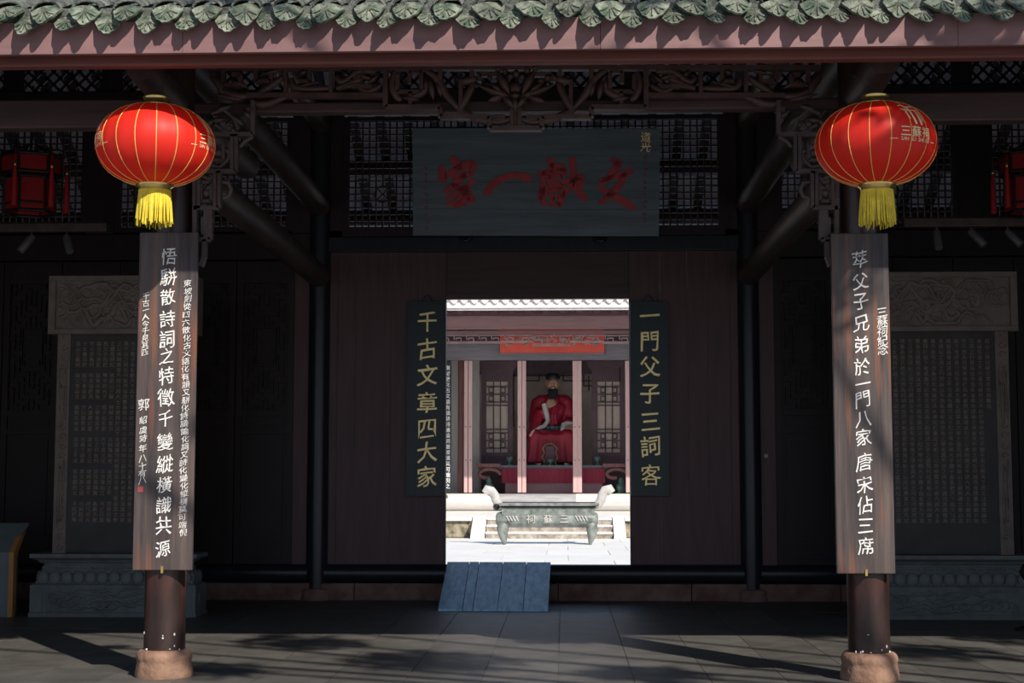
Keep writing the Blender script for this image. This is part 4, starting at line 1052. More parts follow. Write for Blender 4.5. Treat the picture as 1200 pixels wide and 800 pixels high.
for q in range(-3, 4):
    a = -PI / 2 + q * 0.3; c = sv(647.5, 501.5, -0.03) + Vector((math.cos(a) * 0.49, math.sin(a) * 0.48, 0)); g.obox(c, (math.sin(a) * -0.05, math.cos(a) * 0.05, 0), (math.cos(a) * 0.02, math.sin(a) * 0.02, 0), (0, 0, 0.045))
g.build('belt_plaques', M['turq'], st)
g = MB(); ht = hd + Vector((0, 0, 0.15))
g.lathe(ht, [(0.235, 0), (0.25, 0.05), (0.245, 0.11), (0.23, 0.12), (0.215, 0.13), (0.2, 0.19), (0.17, 0.21), (0.02, 0.22)], 22)
g.build('hat', M['hair'], st)
g = MB()
for k in range(9):
    x_ = (k - 4) * 0.032; L_ = 0.5 - abs(k - 4) * 0.045
    g.tube([hd + Vector((x_, -0.19, -0.22)), hd + Vector((x_ * 0.9, -0.30, -0.36)), hd + Vector((x_ * 0.4, -0.40, -0.25 - L_))], [0.045, 0.05, 0.012], 8)
for s in (-1, 1):
    g.tube([hd + Vector((s * 0.01, -0.25, -0.105)), hd + Vector((s * 0.08, -0.23, -0.13)), hd + Vector((s * 0.12, -0.21, -0.26))], [0.016, 0.018, 0.008], 8)
    g.tube([hd + Vector((s * 0.04, -0.235, 0.095)), hd + Vector((s * 0.10, -0.23, 0.12)), hd + Vector((s * 0.17, -0.17, 0.095))], [0.012, 0.016, 0.008], 8)
g.build('beard_and_brows', M['hair'], st)
g = MB()
for s in (-1, 1): g.ell(hd + Vector((s * 0.095, -0.222, 0.045)), 0.035, 0.02, 0.014, 10, 6)
g.build('eye', M['hair'], st)
MB().tube([hL + Vector((-0.12, 0.04, 0.08)), hL + Vector((-0.09, 0.0, -0.06)), sv(641, 487, -0.52), sv(642, 494, -0.54), sv(638, 500, -0.66), sv(631, 503, -0.9), sv(625, 507, -1.15), sv(622, 512, -1.25)], [0.09, 0.09, 0.09, 0.07, 0.08, 0.06, 0.05, 0.03], 10).build('sleeve_cuff', M['cuff'], st)
g = MB(); g.tube([sv(670, 497, -0.62), hR + Vector((0.02, 0.12, 0.1)), hR + Vector((-0.1, 0.04, 0.05)), sv(659, 505, -0.92), sv(658, 510, -1.0)], [0.08, 0.12, 0.11, 0.07, 0.03], 10); g.build('sleeve_cuff', M['cuff'], st)
MB().tube([sv(644, 463, -0.28), sv(648, 469, -0.40), sv(652, 463, -0.28)], 0.035, 8).build('collar', M['cuff'], st)
for s, kx in ((-1, 628), (1, 667)): MB().tube([sv(kx - 5, 543.8, -1.14), sv(kx, 545.2, -1.2), sv(kx + 6, 544.2, -1.14)], 0.045, 8).build('hem', M['cuff'], st)
g = MB()
for s, kx in ((-1, 624), (1, 671)):
    g.ell(sv(kx, 545, -1.0), 0.17, 0.3, 0.11, 14, 8); g.ell(sv(kx - s * 3, 546, -1.15), 0.13, 0.18, 0.07, 12, 8)
g.build('boots', M['hair'], st)
ch = thing('throne', tuple(sv(646, 548, 0.2)), 'dark throne block that the crimson-robed statue sits on', 'throne')
a = sv(619, 548, -1.3); b = sv(674, 520, 0.5)
MB().box(a.x, b.x, YSt - 0.75, YSt + 0.5, a.z - 0.3, sv(646, 540).z).build('seat_block', M['greenish'], ch)
a = sv(612, 549, -1.3); b = sv(682, 547, 0.5); MB().box(a.x, b.x, YSt - 1.5, YSt + 0.6, ZF, a.z).build('footstool', M['hallgrey'], ch)

# ================================================================== boards, plaques, steles
LASTB = [None]
def char_board(name, px0, px1, py0, py1, Y, th, m, lab, cat, lean=0.0, grp=None):
    a, b = at(px0, py1, Y), at(px1, py1, Y); b.z = at((px0 + px1) / 2, py0, Y).z
    t = thing(name, ((a.x + b.x) / 2, Y, a.z), lab, cat, grp)
    LASTB[0] = MB().box(a.x, b.x, Y, Y + th, a.z, b.z).build('board', m, t, bevel=0.006)
    return t, a, b
YBD = YO - 0.152 - 0.04
# long couplet boards on the outer columns
t, a, b = char_board('couplet_board', 155, 225, 272, 668, YBD, 0.035, M['boardwood'], 'long weathered board with white calligraphy in three columns and a red seal', 'board')
bo = LASTB[0]
def colx(frac): return a.x + (b.x - a.x) * frac
main = list(zip('悟駢散詩詞之特徵千變縱橫識共源', (301, 325, 348, 374, 398, 418, 441, 466, 491, 518, 544, 568, 592, 616, 643)))
for i, (c_, y) in enumerate(main):
    g = MB(); s_ = 0.122 + 0.008 * math.sin(i * 2.1)
    glyph_into(g, c_, (colx(0.50), YBD - 0.002, zat(y, YBD, 195)), s_, depth=0.003, bold=0.003, warp=0.055, slant=0.16, seed=i + 3, wide=0.92); g.build('character', M['white'], bo)
g = MB(); s1 = '東坡則從四六散化古文語化有韻又駢化詩議論化詞又詩化變化縱橫莫可端倪'
for i, c_ in enumerate(s1): glyph_into(g, c_, (colx(0.83) + 0.006 * math.sin(i), YBD - 0.002, zat(332 + i * (292 / (len(s1) - 1)), YBD, 220)), 0.052, warp=0.06, slant=0.2, seed=i, bold=0.0, res=1, wide=1.1)
g.build('inscription', M['white'], bo, kind='stuff')
g = MB()
for i, c_ in enumerate('千古一人今千見其匹'): glyph_into(g, c_, (colx(0.13), YBD - 0.002, zat(347 + i * 8.2, YBD, 165)), 0.052, warp=0.06, slant=0.2, seed=i + 9, bold=0.0, res=1)
for i, c_ in enumerate('郭紹虞時年八十有八'): glyph_into(g, c_, (colx(0.13), YBD - 0.002, zat((474, 492, 504, 514, 525, 537, 546, 555, 563)[i], YBD, 165)), 0.085 if i == 0 else 0.056, warp=0.06, slant=0.2, seed=i + 19, bold=0.0, res=1)
g.build('signature', M['white'], bo, kind='stuff')
p = at(164.5, 573, YBD - 0.003)
g = MB()
g.box(p.x - 0.021, p.x + 0.021, YBD - 0.003, YBD, p.z - 0.021, p.z + 0.021)
g.build('seal', M['seal'], bo, label='small square red seal')
MB().box((a.x + b.x) / 2 - 0.008, (a.x + b.x) / 2 + 0.008, YBD - 0.008, YBD + 0.04, a.z - 0.02, a.z + 0.03).build('hook', M['brass'], t)
t, a, b = char_board('couplet_board', 981, 1049.5, 273, 672, YBD, 0.035, M['boardwood'], 'long weathered board with one column of white calligraphy and a short side inscription', 'board'); bo = LASTB[0]
for i, (c_, y) in enumerate(zip('萃父子兄弟於一門八家唐宋佔三席', (304, 330, 353, 379, 404, 430, 450, 468, 491, 513, 542, 568, 592, 616, 640))):
    g = MB(); glyph_into(g, c_, (colx(0.49), YBD - 0.002, zat(y, YBD, 1010)), 0.122, depth=0.003, bold=0.003, warp=0.055, slant=0.16, seed=i + 33, wide=0.92); g.build('character', M['white'], bo)
g = MB()
for i, c_ in enumerate('三蘇祠紀念'): glyph_into(g, c_, (colx(0.86), YBD - 0.002, zat(366 + i * 11, YBD, 1035)), 0.075, warp=0.05, slant=0.2, seed=i + 50, bold=0.002, res=1)
g.build('inscription', M['white'], bo, kind='stuff')
MB().box((a.x + b.x) / 2 - 0.008, (a.x + b.x) / 2 + 0.008, YBD - 0.008, YBD + 0.04, a.z - 0.015, a.z + 0.03).build('hook', M['brass'], t)

# gilt couplets beside the doorway
for (p0, p1, txt, ysl, lab, seed) in ((477, 521.5, '千古文章四大家', (377, 409, 440, 472, 502, 530, 559), 'dark teal vertical plaque with seven gilt characters ending in the character for family', 70),
                                      (740, 784, '一門父子三詞客', (371, 400, 430, 461, 494, 523, 557), 'dark teal vertical plaque whose first gilt character is a single horizontal stroke', 90)):
    Y = YW - 0.08
    t, a, b = char_board('gilt_couplet', p0, p1, 353.5, 580.5, Y, 0.05, M['teal'], lab, 'plaque')
    g = MB(); x0, x1, z0, z1 = a.x, b.x, a.z, b.z
    for q in ((x0 - 0.004, x0 + 0.018, z0, z1), (x1 - 0.018, x1 + 0.004, z0, z1), (x0 + 0.018, x1 - 0.018, z0 - 0.004, z0 + 0.018), (x0 + 0.018, x1 - 0.018, z1 - 0.018, z1 + 0.004)):
        g.box(q[0], q[1], Y - 0.008, Y + 0.05, q[2], q[3])
    g.build('rim', M['teal'], LASTB[0])
    for i, (c_, y) in enumerate(zip(txt, ysl)):
        g = MB(); glyph_into(g, c_, ((x0 + x1) / 2, Y, zat(y, Y, (p0 + p1) / 2)), 0.245, depth=0.012, bold=0.0 if c_ == '客' else 0.008, warp=0.035, slant=0.08, seed=seed + i, wide=0.95); g.build('character', M['gold'], LASTB[0])
    xm = (x0 + x1) / 2
    MB().tube([(xm - 0.07, Y + 0.02, z1), (xm - 0.03, Y + 0.03, z1 + 0.07), (xm, Y + 0.05, z1 + 0.09), (xm + 0.03, Y + 0.03, z1 + 0.07), (xm + 0.07, Y + 0.02, z1)], 0.006, 6).build('hanging_wire', M['wire'], t)
    MB().cyl((xm, Y - 0.02, z0 + 0.0), (xm, Y + 0.05, z0), 0.012, n=8).build('peg', M['wire'], t)

# the large name plaque above the doorway, leaning forward
YQ = YW - 0.50
qa, qb = at(483, 277, YQ + 0.3), at(772, 151, YQ + 0.0)
pq = thing('name_plaque', (0, 0, 0), 'wide slate-blue plaque with four large red characters above the doorway', 'plaque')
q00, q10, q11, q01 = at(484, 276, YQ + 0.26), at(772, 277, YQ + 0.26), at(773, 151, YQ), at(481, 150, YQ)
rgt = (q10 - q00).normalized(); upv = (q01 - q00); upv = (upv - rgt * upv.dot(rgt)).normalized(); nq = rgt.cross(upv)  # towards viewer
Wq, Hq = (q10 - q00).length, (q01 - q00).length
pq.location = q00; WL[pq.name] = Vector(q00)
def q2(u, v, dth=0.0):   # plaque coordinates in photo pixels
    return q00 + rgt * ((u - 481) / 291.0 * Wq) + upv * ((277 - v) / 126.5 * Hq) + nq * dth
nb = 4
MB().obox(q2(626.5, 213.7, -0.058), rgt * Wq * 0.49, upv * Hq * 0.49, nq * 0.005).build('backing', M['black'], pq)  # unseen sheet added so no light shows between the planks
for k in range(nb):      # four long planks
    v0, v1 = 277 - 126.5 * k / nb, 277 - 126.5 * (k + 1) / nb
    c = (q2(481, v0) + q2(772, v1)) / 2
    MB().obox(c - nq * 0.025, rgt * Wq / 2, upv * (Hq / nb / 2 - 0.0012), nq * (0.025 + 0.0008 * (k % 2))).build('plank', M['plaque'], pq)
def zz(L): return [(460 + x_ / 3.75, 140 + y_ / 3.75) for x_, y_ in L]
CH = {
 '家': [([(262, 178), (282, 205)], [34, 38]), ([(207, 218), (212, 262)], [30, 40]), ([(228, 250), (290, 212), (345, 200), (340, 232)], [22, 34, 40, 22]),
        ([(262, 255), (330, 243)], [22, 28]), ([(305, 250), (268, 285), (225, 318)], [30, 28, 22]), ([(262, 290), (310, 318), (316, 355), (270, 383)], [22, 32, 36, 22]),
        ([(296, 305), (262, 330), (228, 352)], [24, 24, 16]), ([(300, 335), (268, 362), (238, 378)], [24, 22, 14]), ([(345, 272), (318, 300)], [26, 20]), ([(312, 300), (340, 352)], [26, 36])],
 '一': [([(408, 322), (440, 282), (500, 252), (560, 248), (592, 262)], [34, 36, 28, 34, 34])],
 '獻': [([(688, 180), (692, 225)], [32, 26]), ([(694, 202), (738, 212)], [22, 34]), ([(645, 238), (700, 232), (752, 225), (742, 248)], [26, 22, 26, 18]), ([(660, 240), (654, 300), (642, 345)], [28, 26, 20]),
        ([(680, 255), (735, 250)], [18, 20]), ([(684, 250), (686, 278), (720, 275)], [16, 18, 18]), ([(665, 302), (740, 292)], [22, 24]), ([(652, 315), (660, 370)], [24, 26]), ([(662, 318), (738, 310), (732, 372)], [18, 26, 30]),
        ([(680, 330), (700, 345), (690, 368)], [16, 18, 16]), ([(718, 330), (705, 352)], [16, 16]), ([(690, 378), (728, 372)], [12, 18]), ([(745, 278), (790, 262), (832, 250)], [24, 24, 26]),
        ([(785, 180), (792, 240), (780, 292), (745, 335)], [34, 30, 28, 18]), ([(795, 270), (815, 318), (842, 348)], [24, 36, 28]), ([(812, 258), (826, 282)], [24, 34])],
 '文': [([(968, 178), (990, 198)], [26, 34]), ([(985, 195), (955, 245), (915, 278)], [30, 30, 24]), ([(918, 268), (970, 250), (1038, 228)], [22, 24, 32]), ([(1015, 245), (985, 300), (910, 366)], [30, 32, 20]),
        ([(908, 300), (955, 330), (1005, 355), (1052, 385)], [24, 30, 36, 30])]}
for nm_, strokes in CH.items():
    g = MB()
    for L, Ws in strokes:
        stroke_into(g, zz(L), [w_ / 3.75 for w_ in Ws], lambda u, v, dd: q2(u, v, 0.002 + dd * 1.0), 0.012)
    g.build('character', M['plaquered'], pq)
g = MB()
for i, c_ in enumerate('道光'): glyph_into(g, c_, q2(755, 161 + i * 11.5, 0.003), 0.115, rgt, upv, bold=0.003, warp=0.05, seed=i, res=1)
g.build('date_inscription', M['gold'], pq, label='small gold characters')
g = MB(); rrn = random.Random(8)
for (u, v0, v1, nn) in ((755, 184, 258, 11), (497, 196, 268, 10)):
    for i in range(nn):
        for k in range(5):   # worn strokes, no longer legible
            cu, cv = u + rrn.uniform(-1.6, 1.6), v0 + (v1 - v0) * i / (nn - 1) + rrn.uniform(-2.2, 2.2)
            if rrn.random() < 0.6: stroke_into(g, [(cu - 1.6, cv), (cu + 1.6, cv - 0.4)], [0.6, 0.9], lambda a_, b_, d_: q2(a_, b_, 0.002 + d_), 0.001)
            else: stroke_into(g, [(cu, cv - 1.8), (cu - 0.3, cv + 1.8)], [0.8, 0.5], lambda a_, b_, d_: q2(a_, b_, 0.002 + d_), 0.001)
g.build('faded_inscription', M['plaquedim'], pq, kind='stuff')
for u in (543, 703):
    c = q2(u, 279, -0.06); g = MB().tube([c + Vector((-0.06, 0.05, 0)), c + Vector((0, -0.02, -0.05)), c + Vector((0.06, 0.05, 0))], 0.03, 8); g.build('support_hook', M['black'], pq)

# ---- steles
YSF, YSB = 15.94, 16.12
STT = '眉山三蘇祠碑文章自古稱難為者以其道之不可易也蘇氏父子起於蜀中明允子瞻子由名動天下其文汪洋恣肆如江河之行其論古今治亂皆有本原後之學者莫不宗之祠在州城西南隅舊為蘇氏故宅元改為祠明末毀於兵火康熙初重建以祀三公歲時薦享不絕凡邦人士女瞻拜於庭下者咸肅然起敬思其忠義之節慕其文學之盛而興起焉'
def stele(s, xc, lab, cols, blocks):
    t = thing('stone_stele', (xc, YSF + 0.3, 0), lab, 'stele')
    hx, d0 = 0.89, 0.25
    yc = YSF + d0
    z = lambda py, Y=YSF: zat(py, Y)
    g = MB(); zt = z(650) ; H = zt
    g.loft(xc, yc, [(hx + 0.0, d0 + 0.0, 0), (hx, d0, 0.04), (hx - 0.01, d0 - 0.01, 0.05), (hx - 0.01, d0 - 0.01, H * 0.50), (hx - 0.02, d0 - 0.02, H * 0.51), (hx - 0.05, d0 - 0.05, H * 0.53), (hx - 0.1, d0 - 0.08, H * 0.72),
                    (hx - 0.11, d0 - 0.09, H * 0.74), (hx - 0.11, d0 - 0.09, H * 0.80), (hx - 0.13, d0 - 0.1, H * 0.81), (hx - 0.12, d0 - 0.09, H * 0.85), (hx - 0.09, d0 - 0.07, H * 0.86), (hx - 0.07, d0 - 0.05, H * 0.90), (hx - 0.03, d0 - 0.03, H * 0.915), (hx - 0.0, d0, H * 0.94), (hx + 0.0, d0, H)])
    ped = g.build('pedestal', M['greystone'], t)
    pm_ = MB().ell((0, 0, 0), 0.068, 0.035, 0.072, 12, 8).mesh('lotus_petal', M['greystone'])
    n = 13
    for k in range(n):
        x_ = xc - hx + 0.13 + (2 * hx - 0.26) * k / (n - 1)
        inst('lotus_petal', pm_, ped, (x_, YSF + 0.055, H * 0.62))
    for sx in (-1, 1):
        for k in range(3): inst('lotus_petal', pm_, ped, (xc + sx * (hx - 0.075), YSF + 0.13 + k * 0.14, H * 0.62), (0, 0, PI / 2))
    g = MB()
    for k in range(48): g.ell((xc - hx + 0.13 + (2 * hx - 0.26) * k / 47, YSF + 0.09, H * 0.77), 0.013, 0.013, 0.013, 6, 4)
    g.build('bead_row', M['greystone'], ped, kind='stuff')
    g = MB(); relief(g, xc - hx + 0.2, xc + hx - 0.2, 0.07, H * 0.46, YSF + 0.006, 15, 11 + s, 0.010, 0.085)
    x0, x1, z0, z1 = xc - hx + 0.14, xc + hx - 0.14, 0.06, H * 0.47
    for (p, q) in (((x0, z0), (x1, z0)), ((x0, z1), (x1, z1)), ((x0, z0), (x0, z1)), ((x1, z0), (x1, z1))): g.bar((p[0], YSF + 0.008, p[1]), (q[0], YSF + 0.008, q[1]), 0.012, 0.014)
    g.build('carved_relief', M['greystone'], ped, kind='stuff')
    for sx in (-1, 1):
        g = MB(); g.ell((xc + sx * (hx - 0.006), yc, 0.18), 0.012, 0.15, 0.08, 10, 6); g.build('side_relief', M['greystone'], ped)
    # slab
    Y = YSB; sxh = 0.705; zc = zat(390, Y); ztop_ = zat(320.5, Y - 0.06)
    slab = MB().box(xc - sxh, xc + sxh, Y, Y + 0.2, H, zc + 0.02).build('slab', M['slate'], t, bevel=0.006)
    for sx in (-1, 1):
        g = MB(); a_, b_ = sorted((xc + sx * sxh, xc + sx * (sxh - 0.14))); g.box(a_, b_, Y - 0.012, Y + 0.21, H, zc + 0.015)
        relief(g, a_ + 0.015, b_ - 0.015, H + 0.03, zc - 0.03, Y - 0.014, 2, 5, 0.006, 0.03)
        for k in range(22):
            zz_ = H + 0.07 + (zc - H - 0.1) * k / 21; cx_ = (a_ + b_) / 2; sg = 1 if k % 2 else -1
            g.tube([(cx_ + math.cos(q * 0.8) * 0.042 * (1 - q / 9), Y - 0.014, zz_ + sg * math.sin(q * 0.8) * 0.042 * (1 - q / 9)) for q in range(8)], 0.007, 5)
        g.build('carved_border', M['capstone'], slab)
    # cap
    ch_ = 0.80
    z0, z1 = zc - 0.0, ztop_
    g = MB(); y0 = Y - 0.07
    fw = 0.055
    g.box(xc - ch_, xc + ch_, y0 + 0.035, Y + 0.27, z0, z1)
    for q in ((xc - ch_, xc + ch_, z0, z0 + fw), (xc - ch_, xc + ch_, z1 - fw, z1), (xc - ch_, xc - ch_ + fw + 0.02, z0 + fw, z1 - fw), (xc + ch_ - fw - 0.02, xc + ch_, z0 + fw, z1 - fw)): g.box(q[0], q[1], y0, y0 + 0.035, q[2], q[3])
    cap_ = g.build('cap', M['capstone'], t, bevel=0.005)
    g = MB(); relief(g, xc - ch_ + 0.09, xc + ch_ - 0.09, z0 + 0.07, z1 - 0.07, y0 + 0.032, 13, 40 + s, 0.017, 0.14)
    relief(g, xc - ch_ + 0.09, xc + ch_ - 0.09, z0 + 0.07, z1 - 0.07, y0 + 0.034, 9, 60 + s, 0.012, 0.10)
    g.build('carved_relief', M['capstone'], cap_, kind='stuff')
    # text
    g = MB(); n = cols; x0, x1 = xc - sxh + 0.22, xc + sxh - 0.22; ztx = zat(398, Y); zbt = zat(613, Y); rows = 34
    stp_ = (ztx - zbt) / rows; idx = 0
    for cI in range(n):
        x_ = x1 - (x1 - x0) * cI / (n - 1)
        for r_ in range(rows):
            if blocks and cI >= n - 6 and (r_ - (0 if cI < n - 1 else 0)) % 6 == 5: continue
            if (not blocks) and cI == 0 and r_ > 12: continue
            c_ = STT[(idx * 1) % len(STT)]; idx += 1
            glyph_into(g, c_, (x_, Y - 0.0015, ztx - stp_ * (r_ + 0.5)), stp_ * 0.86, bold=0.004, res=1, warp=0.02, seed=idx)
    g.build('inscription', M['steletext'], slab, kind='stuff')
    return t
stele(-1, -4.38, 'dark stone stele standing beside the slanted information lectern', 14, True)
stele(1, 4.36, 'dark stone stele behind the board without a seal, on the door-knob side', 13, False)

# ================================================================== carved frieze and brackets between the outer columns
MIR = 604.5
YF = YO - 0.06
def fp(px, py): return at(px, py, YF)
frz = thing('carved_frieze', tuple(fp(MIR, 154)), 'stepped openwork lotus frieze hanging between the two outer columns', 'frieze')
def paths(mb, L, wd, dp, mir=True):
    for P in L:
        for (a, b), (c, d) in zip(P, P[1:]):
            mb.bar(fp(a, b), fp(c, d), wd, dp)
            if mir: mb.bar(fp(2 * MIR - a, b), fp(2 * MIR - c, d), wd, dp)
def curves(mb, L, r, flat=1.0):
    for P in L:
        for m_ in (0,):
            pts = [fp(a, b) for a, b in P]
            Q = []
            for i in range(len(pts) - 1):
                p0, p1, p2, p3 = pts[max(i - 1, 0)], pts[i], pts[i + 1], pts[min(i + 2, len(pts) - 1)]
                for k in range(4):
                    t_ = k / 4; Q.append(0.5 * ((2 * p1) + (p2 - p0) * t_ + (2 * p0 - 5 * p1 + 4 * p2 - p3) * t_ ** 2 + (3 * p1 - p0 - 3 * p2 + p3) * t_ ** 3))
            Q.append(pts[-1]); mb.tube(Q, [r * (0.55 + 0.6 * math.sin(PI * (i + 1) / (len(Q) + 1))) for i in range(len(Q))], 7)
g = MB()
paths(g, [[(248, 80), (MIR, 80)], [(290, 112.5), (455, 112.5)], [(290, 129), (300, 129)]], 0.035, 0.07)
paths(g, [[(452, 82), (452, 126.5), (516, 126.5), (516, 137.5), (574, 137.5), (574, 151), (MIR, 151)]], 0.036, 0.08)
g.build('rail', M['frieze'], frz)
for P_ in [[(335, 80), (335, 112)], [(388, 80), (388, 112)], [(363, 80), (363, 96), (350, 96)], [(466, 88), (466, 108), (494, 108), (494, 84), (480, 84), (480, 98)], [(481, 108), (481, 126)],
          [(516, 80), (516, 104)], [(540, 94), (540, 136)], [(553, 80), (553, 92)], [(562, 96), (562, 88), (590, 88)], [(600, 122), (600, 150)], [(574, 137), (574, 141), (584, 141)],
          [(425, 80), (425, 92), (412, 92), (412, 102), (436, 102)], [(592, 137.5), (560, 137.5)],
          [(300, 80), (300, 96), (318, 96), (318, 86)], [(262, 80), (262, 100), (282, 100), (282, 88), (272, 88)]]:
    for m_ in (False, True):
        g = MB(); paths(g, [[(2 * MIR - a if m_ else a, b) for a, b in P_]], 0.03, 0.05, False); g.build('key_fret', M['frieze'], frz)
for P_ in [[(300, 112), (318, 100), (332, 90)], [(341, 92), (346, 102), (366, 104), (388, 103)], [(394, 104), (410, 98), (424, 92)], [(335, 113), (310, 122), (296, 120)],
           [(498, 82), (512, 92), (524, 112), (538, 128)], [(540, 96), (550, 94), (558, 92)], [(555, 98), (550, 108), (541, 124), (537, 132)], [(540, 130), (556, 138), (572, 142)],
           [(545, 131), (560, 139), (584, 143), (598, 139)], [(463, 84), (459, 98), (464, 112), (470, 118)], [(475, 115), (488, 112), (497, 106), (500, 96)], [(394, 90), (402, 96), (420, 84), (440, 84)],
           [(420, 100), (430, 108), (446, 100)], [(256, 104), (275, 112), (292, 112)], [(248, 90), (256, 98), (262, 110)]]:
    for m_ in (False, True):
        g = MB(); curves(g, [[(2 * MIR - a if m_ else a, b) for a, b in P_]], 0.028); g.build('vine', M['frieze'], frz)
g = MB()
for (a, b, c, d, wd) in ((394, 106, 428, 96, 0.05), (340, 106, 372, 96, 0.05), (470, 114, 492, 118, 0.06), (486, 118, 502, 100, 0.05), (503, 90, 508, 118, 0.06), (498, 88, 500, 108, 0.04), (512, 92, 517, 114, 0.05), (412, 86, 440, 94, 0.05), (430, 100, 446, 86, 0.04),
                         (300, 116, 322, 108, 0.05), (268, 92, 292, 104, 0.05), (306, 88, 330, 82, 0.04), (545, 134, 572, 144, 0.05), (572, 138, 598, 142, 0.05), (556, 142, 592, 134, 0.04), (350, 88, 362, 82, 0.05), (250, 110, 285, 118, 0.05), (400, 82, 410, 92, 0.05)):
    MB().leaf(fp(a, b), fp(c, d), wd, 0.03).build('carved_leaf', M['frieze'], frz); MB().leaf(fp(2 * MIR - a, b), fp(2 * MIR - c, d), wd, 0.03).build('carved_leaf', M['frieze'], frz)
# lotus in the middle
lot = MB().ell(fp(604, 104), 0.052, 0.045, 0.052, 14, 10).build('lotus_pod', M['frieze'], frz)
for (a, b, c, d, wd, fat) in ((598, 114, 583, 84, 0.085, 1), (611, 114, 626, 84, 0.085, 1), (600, 116, 568, 104, 0.085, 1), (608, 116, 641, 104, 0.085, 1), (600, 118, 558, 100, 0.05, 0), (609, 118, 651, 100, 0.05, 0), (592, 112, 572, 120, 0.07, 1), (616, 112, 640, 122, 0.07, 1),
                         (604, 120, 604, 108, 0.12, 1), (590, 112, 574, 98, 0.06, 1), (618, 112, 636, 98, 0.06, 1), (604, 130, 590, 112, 0.07, 1), (604, 130, 618, 112, 0.07, 1), (604, 134, 604, 112, 0.08, 1)):
    MB().leaf(fp(a, b) - Vector((0, 0.03, 0)), fp(c, d) - Vector((0, 0.04, 0)), wd, 0.03).build('lotus_petal', M['frieze'], frz)
for (a, b, r_) in ((598, 90, 4), (605, 87, 4.5), (612, 91, 4), (592, 84, 3.5), (618, 83, 4), (627, 81, 3.5), (584, 82, 4), (634, 96, 4), (642, 92, 4), (574, 92, 3), (604, 128, 4)):
    MB().ell(fp(a, b) - Vector((0, 0.02, 0)), r_ / 157, 0.03, r_ / 157, 10, 6).build('lotus_bud', M['frieze'], frz)
g = MB().tube([fp(604, 130), fp(604, 150)], 0.022, 8)
g.build('lotus_stem', M['frieze'], frz)
for s, side in ((0, 'sealed-board'), (1, 'door-knob')):
    X = lambda px: px if s == 0 else 2 * MIR - px
    t = thing('carved_bracket', tuple(fp(X(235), 310)), 'stepped openwork bracket hugging the outer column on the %s side' % side, 'bracket')
    g = MB()
    def pl2(L, wd=0.032, dp=0.06):
        for P in L:
            for (a, b), (c, d) in zip(P, P[1:]): g.bar(fp(X(a), b), fp(X(c), d), wd, dp)
    pl2([[(297, 118), (297, 158), (228, 158)], [(277, 158), (277, 201), (230, 201)], [(273, 158), (273, 198)], [(257, 201), (257, 244), (228, 244)], [(253, 203), (253, 242)], [(247, 246), (247, 281), (230, 281)], [(242, 246), (242, 279)], [(229, 205), (229, 275)], [(233, 205), (233, 245)], [(240, 281), (240, 300), (236, 312)]])
    g.build('stepped_frame', M['bracket'], t)
    for P in ([(243, 168), (262, 168), (262, 188), (243, 188), (243, 176), (254, 176)], [(236, 214), (248, 214), (248, 236), (236, 236), (236, 214)], [(238, 255), (238, 275)]):
        g = MB(); pl2([P], 0.024, 0.04); g.build('key_fret', M['bracket'], t)
    for P in ([(238, 192), (258, 196), (268, 186), (270, 166)], [(281, 172), (286, 166), (296, 160)], [(260, 213), (268, 214), (271, 222), (268, 230), (261, 232)], [(236, 206), (246, 210), (252, 206)], [(248, 133), (262, 128), (274, 138), (280, 152)], [(252, 146), (262, 152), (272, 146)]):
        MB().tube([fp(X(a), b) for a, b in P], 0.018, 7).build('scroll', M['bracket'], t)
    for (a, b, c, d) in ((252, 130, 272, 124), (268, 132, 286, 148), (254, 152, 274, 156), (262, 172, 272, 182), (284, 128, 296, 140), (240, 224, 250, 216), (240, 150, 252, 138), (246, 142, 266, 140), (272, 140, 262, 154)):
        MB().leaf(fp(X(a), b), fp(X(c), d), 0.06, 0.025).build('carved_leaf', M['bracket'], t)
    for (a, b) in ((268, 150), (262, 145), (256, 179), (242, 226)): MB().ell(fp(X(a), b), 0.03, 0.03, 0.03, 10, 6).build('carved_bud', M['bracket'], t)
    # knobbed beam nose beside it
    c = Vector(((-1 if s == 0 else 1) * (CX - 0.0), YO + 0.55, zat(320, YW - 0.3)))
    g = MB(); g.tube([c + Vector((0, 0.06 * math.sin(a_), 0)) + Vector((math.cos(a_ * 0 + q_) * 0.145, 0, math.sin(q_) * 0.145)) for a_ in (0,) for q_ in [i * PI / 10 for i in range(21)]], 0.022, 8)
    tag(g.build('beam_collar', M['bracket'], origin=c), 'pale ring collar round the lowest tie beam on the %s side' % side, 'collar')

